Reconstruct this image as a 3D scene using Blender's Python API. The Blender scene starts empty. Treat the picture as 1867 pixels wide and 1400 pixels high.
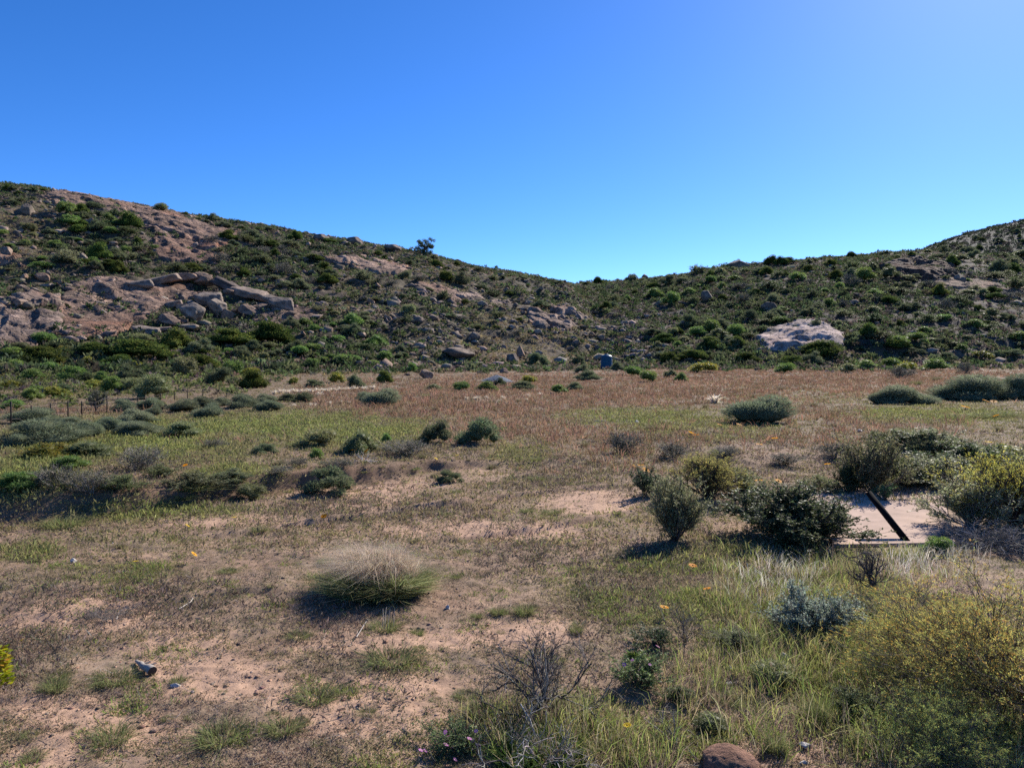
import bpy, bmesh, math, random
import numpy as np
from mathutils import Vector

# ------------------------------------------------------------------ basics
S = bpy.context.scene
COL = S.collection
F = 1400.0            # focal length in photo pixels (photo is 1867 x 1400)
CX, HY = 933.5, 640.0  # principal column, horizon row
H = 3.0               # eye height above the near ground
rng = np.random.default_rng(7)
PI = math.pi

def tag(o, label=None, cat=None, group=None, kind=None):
    if label: o['label'] = label
    if cat: o['category'] = cat
    if group: o['group'] = group
    if kind: o['kind'] = kind
    return o

def smooth(a, b, x):
    t = np.clip((x - a) / (b - a), 0, 1)
    return t * t * (3 - 2 * t)

# ------------------------------------------------------------------ noise
_perm = np.random.default_rng(3).permutation(256)
_perm = np.concatenate([_perm, _perm, _perm])
_ga = np.linspace(0, 2 * PI, 16, endpoint=False)
_gx, _gy = np.cos(_ga), np.sin(_ga)

def pn(x, y, seed=0):
    x = np.asarray(x, dtype=np.float64) + seed * 17.31
    y = np.asarray(y, dtype=np.float64) - seed * 9.77
    xi = np.floor(x).astype(np.int64); yi = np.floor(y).astype(np.int64)
    xf = x - xi; yf = y - yi
    xi &= 255; yi &= 255
    u = xf * xf * xf * (xf * (xf * 6 - 15) + 10)
    v = yf * yf * yf * (yf * (yf * 6 - 15) + 10)
    def g(ix, iy, dx, dy):
        h = _perm[_perm[ix] + iy] & 15
        return _gx[h] * dx + _gy[h] * dy
    a = g(xi, yi, xf, yf); b = g(xi + 1, yi, xf - 1, yf)
    c = g(xi, yi + 1, xf, yf - 1); d = g(xi + 1, yi + 1, xf - 1, yf - 1)
    return ((a + (b - a) * u) * (1 - v) + (c + (d - c) * u) * v) * 1.5

def fbm(x, y, oct=4, seed=0, gain=.5):
    s = 0; a = 1; f = 1; n = 0
    for i in range(oct):
        s = s + a * pn(x * f, y * f, seed + i * 3); n += a
        a *= gain; f *= 2.03
    return s / n

def ridge(x, y, oct=3, seed=0):
    s = 0; a = 1; f = 1; n = 0
    for i in range(oct):
        s = s + a * (1 - 2 * np.abs(pn(x * f, y * f, seed + i * 5))); n += a
        a *= .5; f *= 2.1
    return s / n

# ------------------------------------------------------------------ meshes
def build(name, V, Fc, mats, col=None, parent=None, matidx=None, smoothf=False, loc=None):
    V = np.asarray(V, dtype=np.float32)
    if not isinstance(Fc, list): Fc = [Fc]
    Fc = [np.asarray(f, dtype=np.int32) for f in Fc if len(f)]
    me = bpy.data.meshes.new(name)
    me.vertices.add(len(V)); me.vertices.foreach_set('co', V.ravel())
    nl = sum(f.size for f in Fc); npoly = sum(len(f) for f in Fc)
    me.loops.add(nl); me.polygons.add(npoly)
    me.loops.foreach_set('vertex_index', np.concatenate([f.ravel() for f in Fc]))
    tot = np.concatenate([np.full(len(f), f.shape[1], np.int32) for f in Fc])
    st = np.concatenate([[0], np.cumsum(tot)[:-1]]).astype(np.int32)
    me.polygons.foreach_set('loop_start', st)
    me.polygons.foreach_set('loop_total', tot)
    if not isinstance(mats, (list, tuple)): mats = [mats]
    for m in mats: me.materials.append(m)
    if matidx is not None: me.polygons.foreach_set('material_index', np.asarray(matidx, np.int32))
    if smoothf: me.polygons.foreach_set('use_smooth', np.ones(npoly, bool))
    if col is not None:
        at = me.color_attributes.new('Col', 'FLOAT_COLOR', 'POINT')
        c = np.ones((len(V), 4), np.float32); c[:, :3] = np.clip(col, 0, 1)
        at.data.foreach_set('color', c.ravel())
    me.update(calc_edges=True)
    me.validate()
    o = bpy.data.objects.new(name, me); COL.objects.link(o)
    if parent is not None: o.parent = parent
    if loc is not None: o.location = loc
    return o

class Geo:
    """collects leaves, blades and tubes into one mesh"""
    def __init__(s): s.V = []; s.T = []; s.Q = []; s.C = []; s.n = 0
    def add(s, V, C, T=None, Q=None):
        V = np.asarray(V).reshape(-1, 3); C = np.asarray(C).reshape(-1, 3)
        s.V.append(V); s.C.append(C)
        if T is not None: s.T.append(np.asarray(T) + s.n)
        if Q is not None: s.Q.append(np.asarray(Q) + s.n)
        s.n += len(V)
    def obj(s, name, mat, parent=None, smoothf=False, loc=None):
        f = []
        if s.T: f.append(np.concatenate(s.T))
        if s.Q: f.append(np.concatenate(s.Q))
        return build(name, np.concatenate(s.V), f, mat, np.concatenate(s.C), parent, None, smoothf, loc)

def unit(a): return a / np.maximum(np.linalg.norm(a, axis=-1, keepdims=True), 1e-9)

def leaves(G, P, D, L, W, C, r):
    n = len(P); D = unit(D)
    Sd = unit(np.cross(D, r.normal(size=(n, 3))))
    L = np.broadcast_to(np.asarray(L, float), (n,))[:, None]; W = np.broadcast_to(np.asarray(W, float), (n,))[:, None]
    V = np.stack([P, P + D * L * .5 + Sd * W * .5, P + D * L, P + D * L * .5 - Sd * W * .5], 1)
    Q = np.arange(n * 4).reshape(n, 4)
    G.add(V, np.repeat(C[:, None, :], 4, 1), Q=Q)

def blades(G, P, D, L, W, C, r, droop=.25):
    n = len(P); D = unit(D)
    h = r.normal(size=(n, 3)); h[:, 2] *= .2
    Sd = unit(np.cross(D, h))
    L = np.broadcast_to(np.asarray(L, float), (n,))[:, None]; W = np.broadcast_to(np.asarray(W, float), (n,))[:, None]
    Hd = D.copy(); Hd[:, 2] = -.3; Hd = unit(Hd)
    M = P + D * L * .55
    T = P + D * L + Hd * L * droop * r.uniform(.3, 1.2, (n, 1))
    V = np.stack([P - Sd * W * .5, P + Sd * W * .5, M + Sd * W * .38, M - Sd * W * .38, T], 1)
    b = np.arange(n)[:, None] * 5
    tri = np.concatenate([b + [0, 1, 2], b + [0, 2, 3], b + [3, 2, 4]])
    G.add(V, np.repeat(C[:, None, :], 5, 1), T=tri)

def spikes(G, P, D, L, W, C, r):
    n = len(P); D = unit(D)
    Sd = unit(np.cross(D, r.normal(size=(n, 3))))
    L = np.broadcast_to(np.asarray(L, float), (n,))[:, None]; W = np.broadcast_to(np.asarray(W, float), (n,))[:, None]
    V = np.stack([P - Sd * W * .5, P + Sd * W * .5, P + D * L], 1)
    G.add(V, np.repeat(C[:, None, :], 3, 1), T=np.arange(n * 3).reshape(n, 3))

def stems(P, D, L, up, jit, r, K=5):
    n = len(P); D = unit(np.array(D, float)); pts = [np.array(P, float)]; dirs = [D]
    L = np.broadcast_to(np.asarray(L, float), (n,))[:, None]
    for k in range(K - 1):
        D = unit(D + r.normal(size=(n, 3)) * jit + np.array([0, 0, up]))
        pts.append(pts[-1] + D * L / (K - 1)); dirs.append(D)
    return np.stack(pts, 1), np.stack(dirs, 1)

def tubes(G, pts, r0, r1, C, sides=3):
    n, K, _ = pts.shape
    T = np.gradient(pts, axis=1); T = unit(T)
    ref = np.array([.31, .27, .91]); A = unit(np.cross(T, ref)); B = np.cross(T, A)
    r0 = np.broadcast_to(np.asarray(r0, float), (n,)); r1 = np.broadcast_to(np.asarray(r1, float), (n,))
    t = np.linspace(0, 1, K)[None, :]
    R = (r0[:, None] * (1 - t) + r1[:, None] * t)[:, :, None, None]
    a = np.arange(sides) * 2 * PI / sides
    V = pts[:, :, None, :] + R * (A[:, :, None, :] * np.cos(a)[None, None, :, None] + B[:, :, None, :] * np.sin(a)[None, None, :, None])
    idx = np.arange(n * K * sides).reshape(n, K, sides)
    q = np.stack([idx[:, :-1], np.roll(idx, -1, 2)[:, :-1], np.roll(idx, -1, 2)[:, 1:], idx[:, 1:]], -1).reshape(-1, 4)
    C = np.broadcast_to(np.asarray(C, float), (n, 3))
    G.add(V, np.repeat(C[:, None, :], K * sides, 1), Q=q)

def child(pts, dirs, m, t0, t1, spread, r, up=.2):
    """m side shoots per stem"""
    n, K, _ = pts.shape
    par = np.repeat(np.arange(n), m); t = r.uniform(t0, t1, n * m) * (K - 1)
    i = np.minimum(t.astype(int), K - 2); f = (t - i)[:, None]
    P = pts[par, i] * (1 - f) + pts[par, i + 1] * f
    D = unit(dirs[par, i] + unit(r.normal(size=(n * m, 3))) * spread + np.array([0, 0, up]))
    return P, D, par

def mixc(cols, n, r, w=None, jit=.18):
    cols = np.asarray(cols, float)
    k = r.choice(len(cols), n, p=w)
    c = cols[k] * (1 + r.normal(size=(n, 1)) * jit) * (1 + r.normal(size=(n, 3)) * jit * .25)
    return np.clip(c, .004, .95)

# ------------------------------------------------------------------ materials
def newmat(name):
    m = bpy.data.materials.new(name); m.use_nodes = True
    nt = m.node_tree; nt.nodes.clear()
    out = nt.nodes.new('ShaderNodeOutputMaterial')
    return m, nt, out

def foliage(name, trans=.42, rough=.6, var=.25, hue=.02, spec=.12):
    m, nt, out = newmat(name); N = nt.nodes.new; L = nt.links.new
    at = N('ShaderNodeVertexColor'); at.layer_name = 'Col'
    oi = N('ShaderNodeObjectInfo')
    mr = N('ShaderNodeMapRange'); mr.inputs[3].default_value = 1 - var; mr.inputs[4].default_value = 1 + var
    L(oi.outputs['Random'], mr.inputs[0])
    hs = N('ShaderNodeHueSaturation'); L(at.outputs['Color'], hs.inputs['Color']); L(mr.outputs[0], hs.inputs['Value'])
    mh = N('ShaderNodeMapRange'); mh.inputs[3].default_value = .5 - hue; mh.inputs[4].default_value = .5 + hue
    mm = N('ShaderNodeMath'); mm.operation = 'MULTIPLY'; mm.inputs[1].default_value = 7.31
    fr = N('ShaderNodeMath'); fr.operation = 'FRACT'
    L(oi.outputs['Random'], mm.inputs[0]); L(mm.outputs[0], fr.inputs[0]); L(fr.outputs[0], mh.inputs[0]); L(mh.outputs[0], hs.inputs['Hue'])
    pb = N('ShaderNodeBsdfPrincipled'); pb.inputs['Roughness'].default_value = rough
    pb.inputs['Specular IOR Level'].default_value = spec
    L(hs.outputs[0], pb.inputs['Base Color'])
    if trans > 0:
        tr = N('ShaderNodeBsdfTranslucent'); L(hs.outputs[0], tr.inputs['Color'])
        mx = N('ShaderNodeMixShader'); mx.inputs[0].default_value = trans
        L(pb.outputs[0], mx.inputs[1]); L(tr.outputs[0], mx.inputs[2]); L(mx.outputs[0], out.inputs[0])
    else: L(pb.outputs[0], out.inputs[0])
    return m

def earth(name, scales, bump, rough=.95, colvar=.5, dist=.02, cracks=0, crackscale=.6, speck=0):
    """vertex colour x fine noise + bump"""
    m, nt, out = newmat(name); N = nt.nodes.new; L = nt.links.new
    at = N('ShaderNodeVertexColor'); at.layer_name = 'Col'
    tc = N('ShaderNodeTexCoord')
    cur = at.outputs['Color']; hgt = None
    for i, sc in enumerate(scales):
        nz = N('ShaderNodeTexNoise'); nz.inputs['Scale'].default_value = sc; nz.inputs['Detail'].default_value = 6
        nz.inputs['Roughness'].default_value = .65
        L(tc.outputs['Object'], nz.inputs['Vector'])
        mr = N('ShaderNodeMapRange'); mr.inputs[1].default_value = .3; mr.inputs[2].default_value = .7
        mr.inputs[3].default_value = 1 - colvar; mr.inputs[4].default_value = 1 + colvar * .8
        L(nz.outputs['Fac'], mr.inputs[0])
        mu = N('ShaderNodeMix'); mu.data_type = 'RGBA'; mu.blend_type = 'MULTIPLY'; mu.inputs[0].default_value = 1
        L(cur, mu.inputs[6]); L(mr.outputs[0], mu.inputs[7]); cur = mu.outputs[2]
        if hgt is None: hgt = nz.outputs['Fac']
        else:
            ad = N('ShaderNodeMath'); ad.operation = 'MULTIPLY_ADD'; ad.inputs[1].default_value = .5
            L(nz.outputs['Fac'], ad.inputs[0]); L(hgt, ad.inputs[2]); hgt = ad.outputs[0]
    if cracks:
        vo = N('ShaderNodeTexVoronoi'); vo.feature = 'DISTANCE_TO_EDGE'; vo.inputs['Scale'].default_value = crackscale
        wz = N('ShaderNodeTexNoise'); wz.inputs['Scale'].default_value = crackscale * 1.5; wz.inputs['Detail'].default_value = 4
        va = N('ShaderNodeVectorMath'); va.operation = 'MULTIPLY_ADD'; va.inputs[1].default_value = (4, 4, 4)
        mp = N('ShaderNodeMapping'); mp.inputs['Rotation'].default_value = (.3, .5, .5); mp.inputs['Scale'].default_value = (.35, 1.3, 1.6)
        L(tc.outputs['Object'], wz.inputs['Vector']); L(wz.outputs['Color'], va.inputs[0]); L(tc.outputs['Object'], va.inputs[2]); L(va.outputs[0], mp.inputs['Vector']); L(mp.outputs[0], vo.inputs['Vector'])
        mr = N('ShaderNodeMapRange'); mr.inputs[1].default_value = 0; mr.inputs[2].default_value = .06; mr.inputs[3].default_value = 1 - cracks; mr.inputs[4].default_value = 1
        L(vo.outputs['Distance'], mr.inputs[0])
        ad = N('ShaderNodeMath'); ad.operation = 'ADD'; L(hgt, ad.inputs[0]); L(mr.outputs[0], ad.inputs[1]); hgt = ad.outputs[0]
    bp = N('ShaderNodeBump'); bp.inputs['Strength'].default_value = bump; bp.inputs['Distance'].default_value = dist
    L(hgt, bp.inputs['Height'])
    pb = N('ShaderNodeBsdfPrincipled'); pb.inputs['Roughness'].default_value = rough; pb.inputs['Specular IOR Level'].default_value = .2
    L(cur, pb.inputs['Base Color']); L(bp.outputs[0], pb.inputs['Normal']); L(pb.outputs[0], out.inputs[0])
    return m

def plain(name, col, rough=.6, spec=.4, nscale=20, nvar=.15, bump=0):
    m, nt, out = newmat(name); N = nt.nodes.new; L = nt.links.new
    tc = N('ShaderNodeTexCoord'); nz = N('ShaderNodeTexNoise'); nz.inputs['Scale'].default_value = nscale; nz.inputs['Detail'].default_value = 5
    L(tc.outputs['Object'], nz.inputs['Vector'])
    cr = N('ShaderNodeValToRGB'); e = cr.color_ramp.elements
    e[0].position = .3; e[1].position = .7
    e[0].color = tuple(c * (1 - nvar) for c in col) + (1,); e[1].color = tuple(min(1, c * (1 + nvar)) for c in col) + (1,)
    L(nz.outputs['Fac'], cr.inputs[0])
    pb = N('ShaderNodeBsdfPrincipled'); pb.inputs['Roughness'].default_value = rough; pb.inputs['Specular IOR Level'].default_value = spec
    L(cr.outputs[0], pb.inputs['Base Color'])
    if bump:
        bp = N('ShaderNodeBump'); bp.inputs['Strength'].default_value = bump; bp.inputs['Distance'].default_value = .02
        L(nz.outputs['Fac'], bp.inputs['Height']); L(bp.outputs[0], pb.inputs['Normal'])
    L(pb.outputs[0], out.inputs[0])
    return m

M_leaf = foliage('leaf', trans=.45, spec=.2, rough=.55)
M_broom = foliage('broom_leaf', trans=.6, spec=.1, rough=.7)
M_dense = foliage('dense_leaf', trans=.42, spec=.04, rough=.8)
M_herb = foliage('herb', trans=.42, var=0, hue=0, spec=.08, rough=.7)
M_grass = foliage('grass_blade', trans=.45, var=0, hue=0)
M_wood = foliage('twig', trans=0, rough=.8, var=.1, hue=0, spec=.2)
M_petal = foliage('petal', trans=.4, var=.1, hue=.01)
M_ground = earth('sand_and_soil', [1.7, 14, 90], .55, colvar=.22, dist=.03)
M_hill = earth('hillside_soil', [.08, .5, 2.4], .9, colvar=.30, dist=.5)
M_rock = earth('granite', [.12, .5, 2.2], 1.0, colvar=.42, dist=.6, cracks=.75, crackscale=.3)
M_boulder = earth('boulder_granite', [1.3, 5, 18], .9, colvar=.40, dist=.14)
M_stone = earth('stone', [4, 18, 70], .5, colvar=.3, dist=.15)
M_black = plain('black_paint', (.010, .010, .011), .95, .05, 12, .3)
M_iron = plain('rusty_iron', (.035, .025, .02), .7, .3, 30, .3)
M_conc = plain('worn_concrete', (.43, .31, .245), .95, .1, 2.2, .2, .25)
M_gravel = earth('blue_gravel', [3, 14, 40], 1, colvar=.35, dist=.2)
M_tank = plain('green_tank_plastic', (.008, .075, .13), .45, .3, 2, .1)

# ------------------------------------------------------------------ terrain
def I(x, pts):
    p = np.array(pts, float); return np.interp(x, p[:, 0], p[:, 1])

def foot(px): return I(px, [(-400, 70), (0, 80), (300, 88), (600, 100), (900, 116), (1100, 132), (1300, 128), (1500, 122), (1867, 134), (2300, 140)])
CR_L = [(-900, 300), (-400, 318), (-200, 326), (0, 341), (60, 345), (100, 353), (200, 367), (300, 388), (400, 405), (500, 420), (600, 437), (700, 452), (780, 468), (850, 486), (900, 495), (960, 505), (1040, 522), (1080, 562), (1130, 604), (1200, 645), (1300, 690), (2500, 760)]
YC_L = [(-900, 230), (0, 260), (400, 268), (700, 268), (1000, 255), (1060, 240), (1130, 215), (1200, 190), (2500, 190)]
CR_R = [(-900, 700), (600, 650), (860, 560), (960, 528), (1060, 519), (1130, 516), (1200, 510), (1260, 500), (1300, 491), (1400, 482), (1500, 473), (1560, 469), (1690, 461), (1800, 465), (1900, 470), (2100, 474), (2500, 474), (4000, 474)]
YC_R = [(-900, 330), (900, 330), (1060, 305), (1200, 310), (1500, 300), (1867, 310), (2500, 310)]
CR_F = [(-900, 760), (1400, 640), (1560, 520), (1690, 460), (1760, 436), (1867, 412), (2100, 372), (2500, 320), (4000, 320)]

def gprof(t, m0=.5, m1=.65):
    tc = np.clip(t, 0, 1)
    h = (tc ** 3 - 2 * tc ** 2 + tc) * m0 + (-2 * tc ** 3 + 3 * tc ** 2) + (tc ** 3 - tc ** 2) * m1
    ease = smooth(0, .12, t); h = h * (.35 + .65 * ease)
    s = np.clip(t - 1, 0, 3)
    return np.where(t > 1, np.maximum(1 + m1 * s - 1.3 * s * s, .0), h)

def zcrest(px, yc, cr): return yc * (HY - I(px, cr)) / F + H

BANK = [(-600, 985), (-200, 968), (0, 957), (130, 948), (250, 938), (330, 928), (480, 905), (640, 886), (780, 862), (900, 852), (1100, 848), (1200, 846), (1300, 850), (1400, 858), (1550, 856), (1867, 848), (2500, 845)]
BANKH = [(-600, .45), (-100, .46), (150, .44), (330, .36), (480, .36), (640, .34), (800, .24), (900, .12), (1100, .06), (1250, .16), (1400, .20), (1700, .26), (2500, .3)]
RUT1 = [(300, 992), (560, 957), (690, 938), (870, 913), (960, 905), (1060, 893), (1160, 883), (1260, 880)]
RUT2 = [(760, 992), (960, 972), (1060, 955), (1160, 935), (1250, 925), (1400, 915)]
RUT3 = [(-100, 1165), (60, 1130), (240, 1105), (420, 1085), (560, 1075)]
def r2y(row): return H * F / (np.asarray(row, float) - HY)

def slabmask(x, y):
    return smooth(.9, .0, np.maximum(np.abs(x - 6.3 - (y - 13) * .42) - 1.3, np.abs(y - 13.2) - 1.35))

def height(px, Y, x):
    """terrain height over columns px (photo pixel at depth Y), depth Y, world x"""
    z = np.zeros_like(Y)
    nearm = smooth(60, 25, Y)
    # eroded bank
    wob = 1 + .012 * pn(x * 1.3, 0 * x, 16) + .045 * fbm(x * .22, Y * .1, 2, 11) + .008 * pn(x * 2.2, Y * 1.1, 14)
    yb = r2y(I(px, BANK)) * wob
    hb = I(px, BANKH)
    stepw = .6 - .33 * smooth(200, 330, px) + .4 * (pn(x * .5, Y * .2, 15) + .5) + 1.3 * smooth(1000, 1250, px) + .5 * smooth(300, 0, px)
    z += hb * smooth(0, 1, (Y - yb) / np.maximum(stepw, .25)) * (1 - .35 * smooth(yb + 3, yb + 30, Y))
    for i, (R, amp) in enumerate(((RUT1, .085), (RUT2, .07), (RUT3, .04))):
        lo, hi = R[0][0], R[-1][0]
        yr = r2y(I(px, R)) + .14 * pn(x * 1.1, 0 * x + i, 21) + .02 * pn(x * 4, 0 * x + i, 22)
        fade = smooth(lo, lo + 120, px) * smooth(hi, hi - 60, px) * np.clip(.45 + 1.5 * np.abs(pn(x * .6, 0 * x + 5 * i, 23)), 0, 1)
        d = Y - yr
        z += amp * fade * np.where(d > 0, smooth(0, .07, d) * np.exp(-np.clip(d, 0, 50) / 1.3), 0)
        z -= .03 * fade * np.exp(-(d + .12) ** 2 / .02)
    sl = slabmask(x, Y)
    rough = nearm * (1 - sl)
    z += rough * (.05 * fbm(x * .45, Y * .45, 3, 31) + .028 * fbm(x * 1.6, Y * 1.6, 3, 32) + .014 * pn(x * 6, Y * 6, 33)
                  + .018 * np.maximum(ridge(x * 2.6, Y * 3.4, 2, 35) - .35, 0))
    z += .12 * smooth(15, 40, Y) * fbm(x * .12, Y * .12, 3, 36)
    z = z * (1 - sl) + sl * (-.02)
    # hills
    yf = foot(px)
    ycl = I(px, YC_L); ycr = I(px, YC_R)
    tl = (Y - yf) / (ycl - yf); tr = (Y - yf) / (ycr - yf); tf = (Y - 300) / (540 - 300)
    hl = zcrest(px, ycl, CR_L) * gprof(tl); hr = zcrest(px, ycr, CR_R) * gprof(tr, .55, .6)
    hf = zcrest(px, 540, CR_F) * gprof(tf, .6, .9)
    k = 1.2
    hills = np.maximum(np.maximum(hl, hr), hf)
    hm = smooth(0, .25, np.maximum(tl, 0)) * smooth(3.5, 2., Y / 200)
    rel = 2.3 * fbm(x * .035, Y * .035, 3, 41) + 1.3 * ridge(x * .07, Y * .10, 3, 45) + .4 * fbm(x * .4, Y * .4, 3, 48)
    strat = x * .25 + Y * .12 + .25 * hills + 2.2 * pn(x * .06, Y * .06, 49)
    st = strat / 2.3; fr = st - np.floor(st)
    rel += .75 * (smooth(.0, .35, fr) - fr) * np.clip(fbm(x * .03, Y * .03, 2, 51) * 3 + .6, 0, 1)
    crest_damp = 1 - .55 * smooth(.8, 1.0, np.maximum(tl, tr))
    hills = hills + hm * rel * crest_damp
    return z + hills, np.maximum(hills, 0), hm, (hl >= hr - .5), (hf > np.maximum(hl, hr) + .05)

pxs = np.concatenate([[-5200, -3200, -2000, -1300, -900, -600], np.arange(-420, 2300, 2.5), [2450, 2800, 3300, 4000, 5200, 7200]])
ys = [3.3]
while ys[-1] < 44: ys.append(ys[-1] * 1.0046)
while ys[-1] < 84: ys.append(ys[-1] * 1.0095)
while ys[-1] < 345: ys.append(ys[-1] * 1.0037)
while ys[-1] < 800: ys.append(ys[-1] * 1.03)
ys = np.array(ys)
PX, YY = np.meshgrid(pxs, ys)
XX = (PX - CX) / F * YY
ZZ, HZ, HM, ISL, ISF = height(PX, YY, XX)
ROW = HY - F * (ZZ - H) / YY
LOGY = np.log(ys)

def bil(A, px, y):
    px = np.atleast_1d(np.asarray(px, float)); y = np.atleast_1d(np.asarray(y, float))
    ci = np.interp(px, pxs, np.arange(len(pxs))); ri = np.interp(np.log(np.maximum(y, ys[0])), LOGY, np.arange(len(ys)))
    c0 = np.minimum(ci.astype(int), len(pxs) - 2); r0 = np.minimum(ri.astype(int), len(ys) - 2); fc = ci - c0; fr = ri - r0
    return (A[r0, c0] * (1 - fc) + A[r0, c0 + 1] * fc) * (1 - fr) + (A[r0 + 1, c0] * (1 - fc) + A[r0 + 1, c0 + 1] * fc) * fr

def gz(x, y):
    x = np.atleast_1d(np.asarray(x, float)); y = np.atleast_1d(np.asarray(y, float))
    return bil(ZZ, CX + F * x / y, y)

VISROW = np.minimum.accumulate(ROW, 0)      # running silhouette
def ray(px, py):
    """first terrain depth seen at photo pixel"""
    px = np.atleast_1d(np.asarray(px, float)); py = np.atleast_1d(np.asarray(py, float)); out = np.full(len(px), np.nan)
    ci = np.clip(np.searchsorted(pxs, px), 0, len(pxs) - 1)
    for k in range(len(px)):
        colr = VISROW[:, ci[k]]
        i = np.searchsorted(-colr, -py[k])
        if i < len(ys): 
            if i == 0: out[k] = ys[0]
            else:
                a, b = colr[i - 1], colr[i]
                t = 0 if a - b < 1e-6 else (a - py[k]) / (a - b)
                out[k] = ys[i - 1] + (ys[i] - ys[i - 1]) * np.clip(t, 0, 1)
    return out

def inpoly(px, py, poly):
    p = np.array(poly, float); c = np.zeros(np.shape(px), bool); n = len(p); j = n - 1
    for i in range(n):
        xi, yi = p[i]; xj, yj = p[j]
        c ^= ((yi > py) != (yj > py)) & (px < (xj - xi) * (py - yi) / (yj - yi + 1e-12) + xi)
        j = i
    return c

def blobs(px, py, L):
    s = 0
    for (cx, cy, rx, ry, v) in L:
        d = ((px - cx) / rx) ** 2 + ((py - cy) / ry) ** 2
        s = s + v * np.exp(-np.clip(d * d, 0, 60))
    return s

BARE = [(1080, 915, 95, 22, 1), (900, 967, 170, 18, .9), (640, 905, 140, 26, .6), (470, 950, 120, 14, .6), (340, 945, 70, 12, .8), (140, 1120, 170, 30, .6), (690, 1165, 150, 30, .6),
        (880, 1160, 130, 26, .8), (330, 1190, 110, 45, .7), (200, 1330, 170, 35, .6), (640, 1300, 170, 40, .6), (1000, 1150, 90, 25, .7), (1440, 1370, 90, 40, .6), (420, 1240, 120, 40, .7),
        (100, 1290, 120, 30, .6), (720, 1250, 140, 20, .5), (880, 855, 90, 18, .5), (760, 880, 70, 14, .5), (1400, 825, 120, 22, .6), (1250, 1230, 60, 16, .5), (1700, 1380, 110, 40, .6), (1560, 870, 60, 14, .4), (60, 1380, 120, 20, .5)]
RED = [(1100, 712, 430, 32, 1), (800, 738, 230, 26, 1), (1500, 690, 330, 22, 1), (620, 722, 90, 14, .7), (950, 790, 150, 30, .55), (1150, 800, 130, 30, .5), (1440, 780, 150, 40, .5), (1600, 780, 150, 25, .35), (1090, 850, 160, 25, .35), (420, 800, 120, 16, .35), (120, 748, 130, 8, .4), (1650, 700, 300, 22, .6), (1100, 1010, 110, 22, .5), (900, 1045, 90, 25, .35), (1250, 1120, 100, 40, .3)]
GREEN = [(250, 800, 260, 40, .8), (560, 775, 240, 30, .7), (650, 800, 150, 26, .6), (1150, 760, 140, 22, .7), (1300, 780, 150, 25, .6), (1700, 757, 190, 18, .8), (60, 870, 110, 60, .9), (270, 930, 160, 22, .7), (40, 1010, 70, 16, 1), (200, 1045, 150, 20, .6),
         (1500, 1170, 230, 130, 1), (1150, 1080, 150, 70, .6), (1100, 1330, 200, 60, .6), (1600, 1000, 140, 30, .9), (940, 830, 60, 30, .5), (430, 870, 90, 30, .7), (1700, 1300, 200, 110, .7), (1350, 1020, 90, 30, .7), (1450, 720, 160, 18, .35), (1290, 1060, 120, 60, .6)]

def zones(px, py, x, y):
    n1 = fbm(x * .5, y * .35, 4, 61); n2 = fbm(x * .9, y * .6, 4, 67)
    bare = np.clip(blobs(px, py, BARE) * (1 + n2 * 1.1) + .25 * np.clip(n1 * 2, -1, 1) * smooth(860, 960, py), 0, 1)
    red = np.clip(blobs(px, py, RED) * (1 + .8 * n1), 0, 1)
    green = np.clip(blobs(px, py, GREEN) * (1 + 1.1 * n2) + .2 * np.clip(n1, 0, 1), 0, 1)
    return bare, red, green

# terrain colour (albedo)
REG = {}
def reg(o, px, size):
    if 'group' in o: REG.setdefault((o['label'], o['group']), []).append((o, px, size))
    return o
def lerp(a, b, t): return a + (b - a) * t[..., None]
bare, red, green = zones(PX, ROW, XX, YY)
sand = np.array([.41, .26, .175]); dirt = np.array([.22, .13, .085]); litter = np.array([.185, .14, .095]); fieldc = np.array([.145, .10, .062]); hillc = np.array([.088, .070, .045]); rockc = np.array([.29, .205, .16]); mossy = np.array([.13, .13, .06])
c = np.broadcast_to(litter, ZZ.shape + (3,)).copy()
c = lerp(c, np.broadcast_to(dirt, c.shape), np.clip(.3 + fbm(XX * .7, YY * .7, 3, 71) * 1.4, 0, 1) * .7)
c = lerp(c, np.broadcast_to(sand, c.shape), np.clip(.30 + 1.3 * bare + .55 * fbm(XX * 1.3, YY * 1.3, 4, 73), 0, 1))
yb = r2y(I(PX, BANK)); onb = smooth(-.3, .1, YY - yb) * smooth(1.3, .6, YY - yb) * smooth(.1, .25, I(PX, BANKH))
c = lerp(c, np.broadcast_to(dirt * .8, c.shape), onb * .8)
fm = smooth(15, 24, YY - .0 * XX)
c = lerp(c, np.broadcast_to(fieldc, c.shape), fm * .8)
c = lerp(c, np.broadcast_to(mossy, c.shape), np.clip(green, 0, 1) * .45)
hm = smooth(.5, 4, HZ)
rn = fbm(XX * .05, YY * .07, 4, 75)
hc = lerp(np.broadcast_to(hillc, c.shape), np.broadcast_to(rockc * .7, c.shape), np.clip(rn * 2.0 - .2, 0, 1))
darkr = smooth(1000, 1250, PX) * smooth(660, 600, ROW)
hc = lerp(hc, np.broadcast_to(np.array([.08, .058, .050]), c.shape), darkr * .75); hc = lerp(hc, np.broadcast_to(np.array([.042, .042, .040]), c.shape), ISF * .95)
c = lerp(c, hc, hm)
GC = c
nr, ncol = ZZ.shape
idx = np.arange(nr * ncol).reshape(nr, ncol)
faces = np.stack([idx[:-1, :-1], idx[:-1, 1:], idx[1:, 1:], idx[1:, :-1]], -1)
hillface = (YY[:-1, :-1] > foot(PX[:-1, :-1]) + 3)
farface = hillface & ISF[:-1, :-1]

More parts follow.
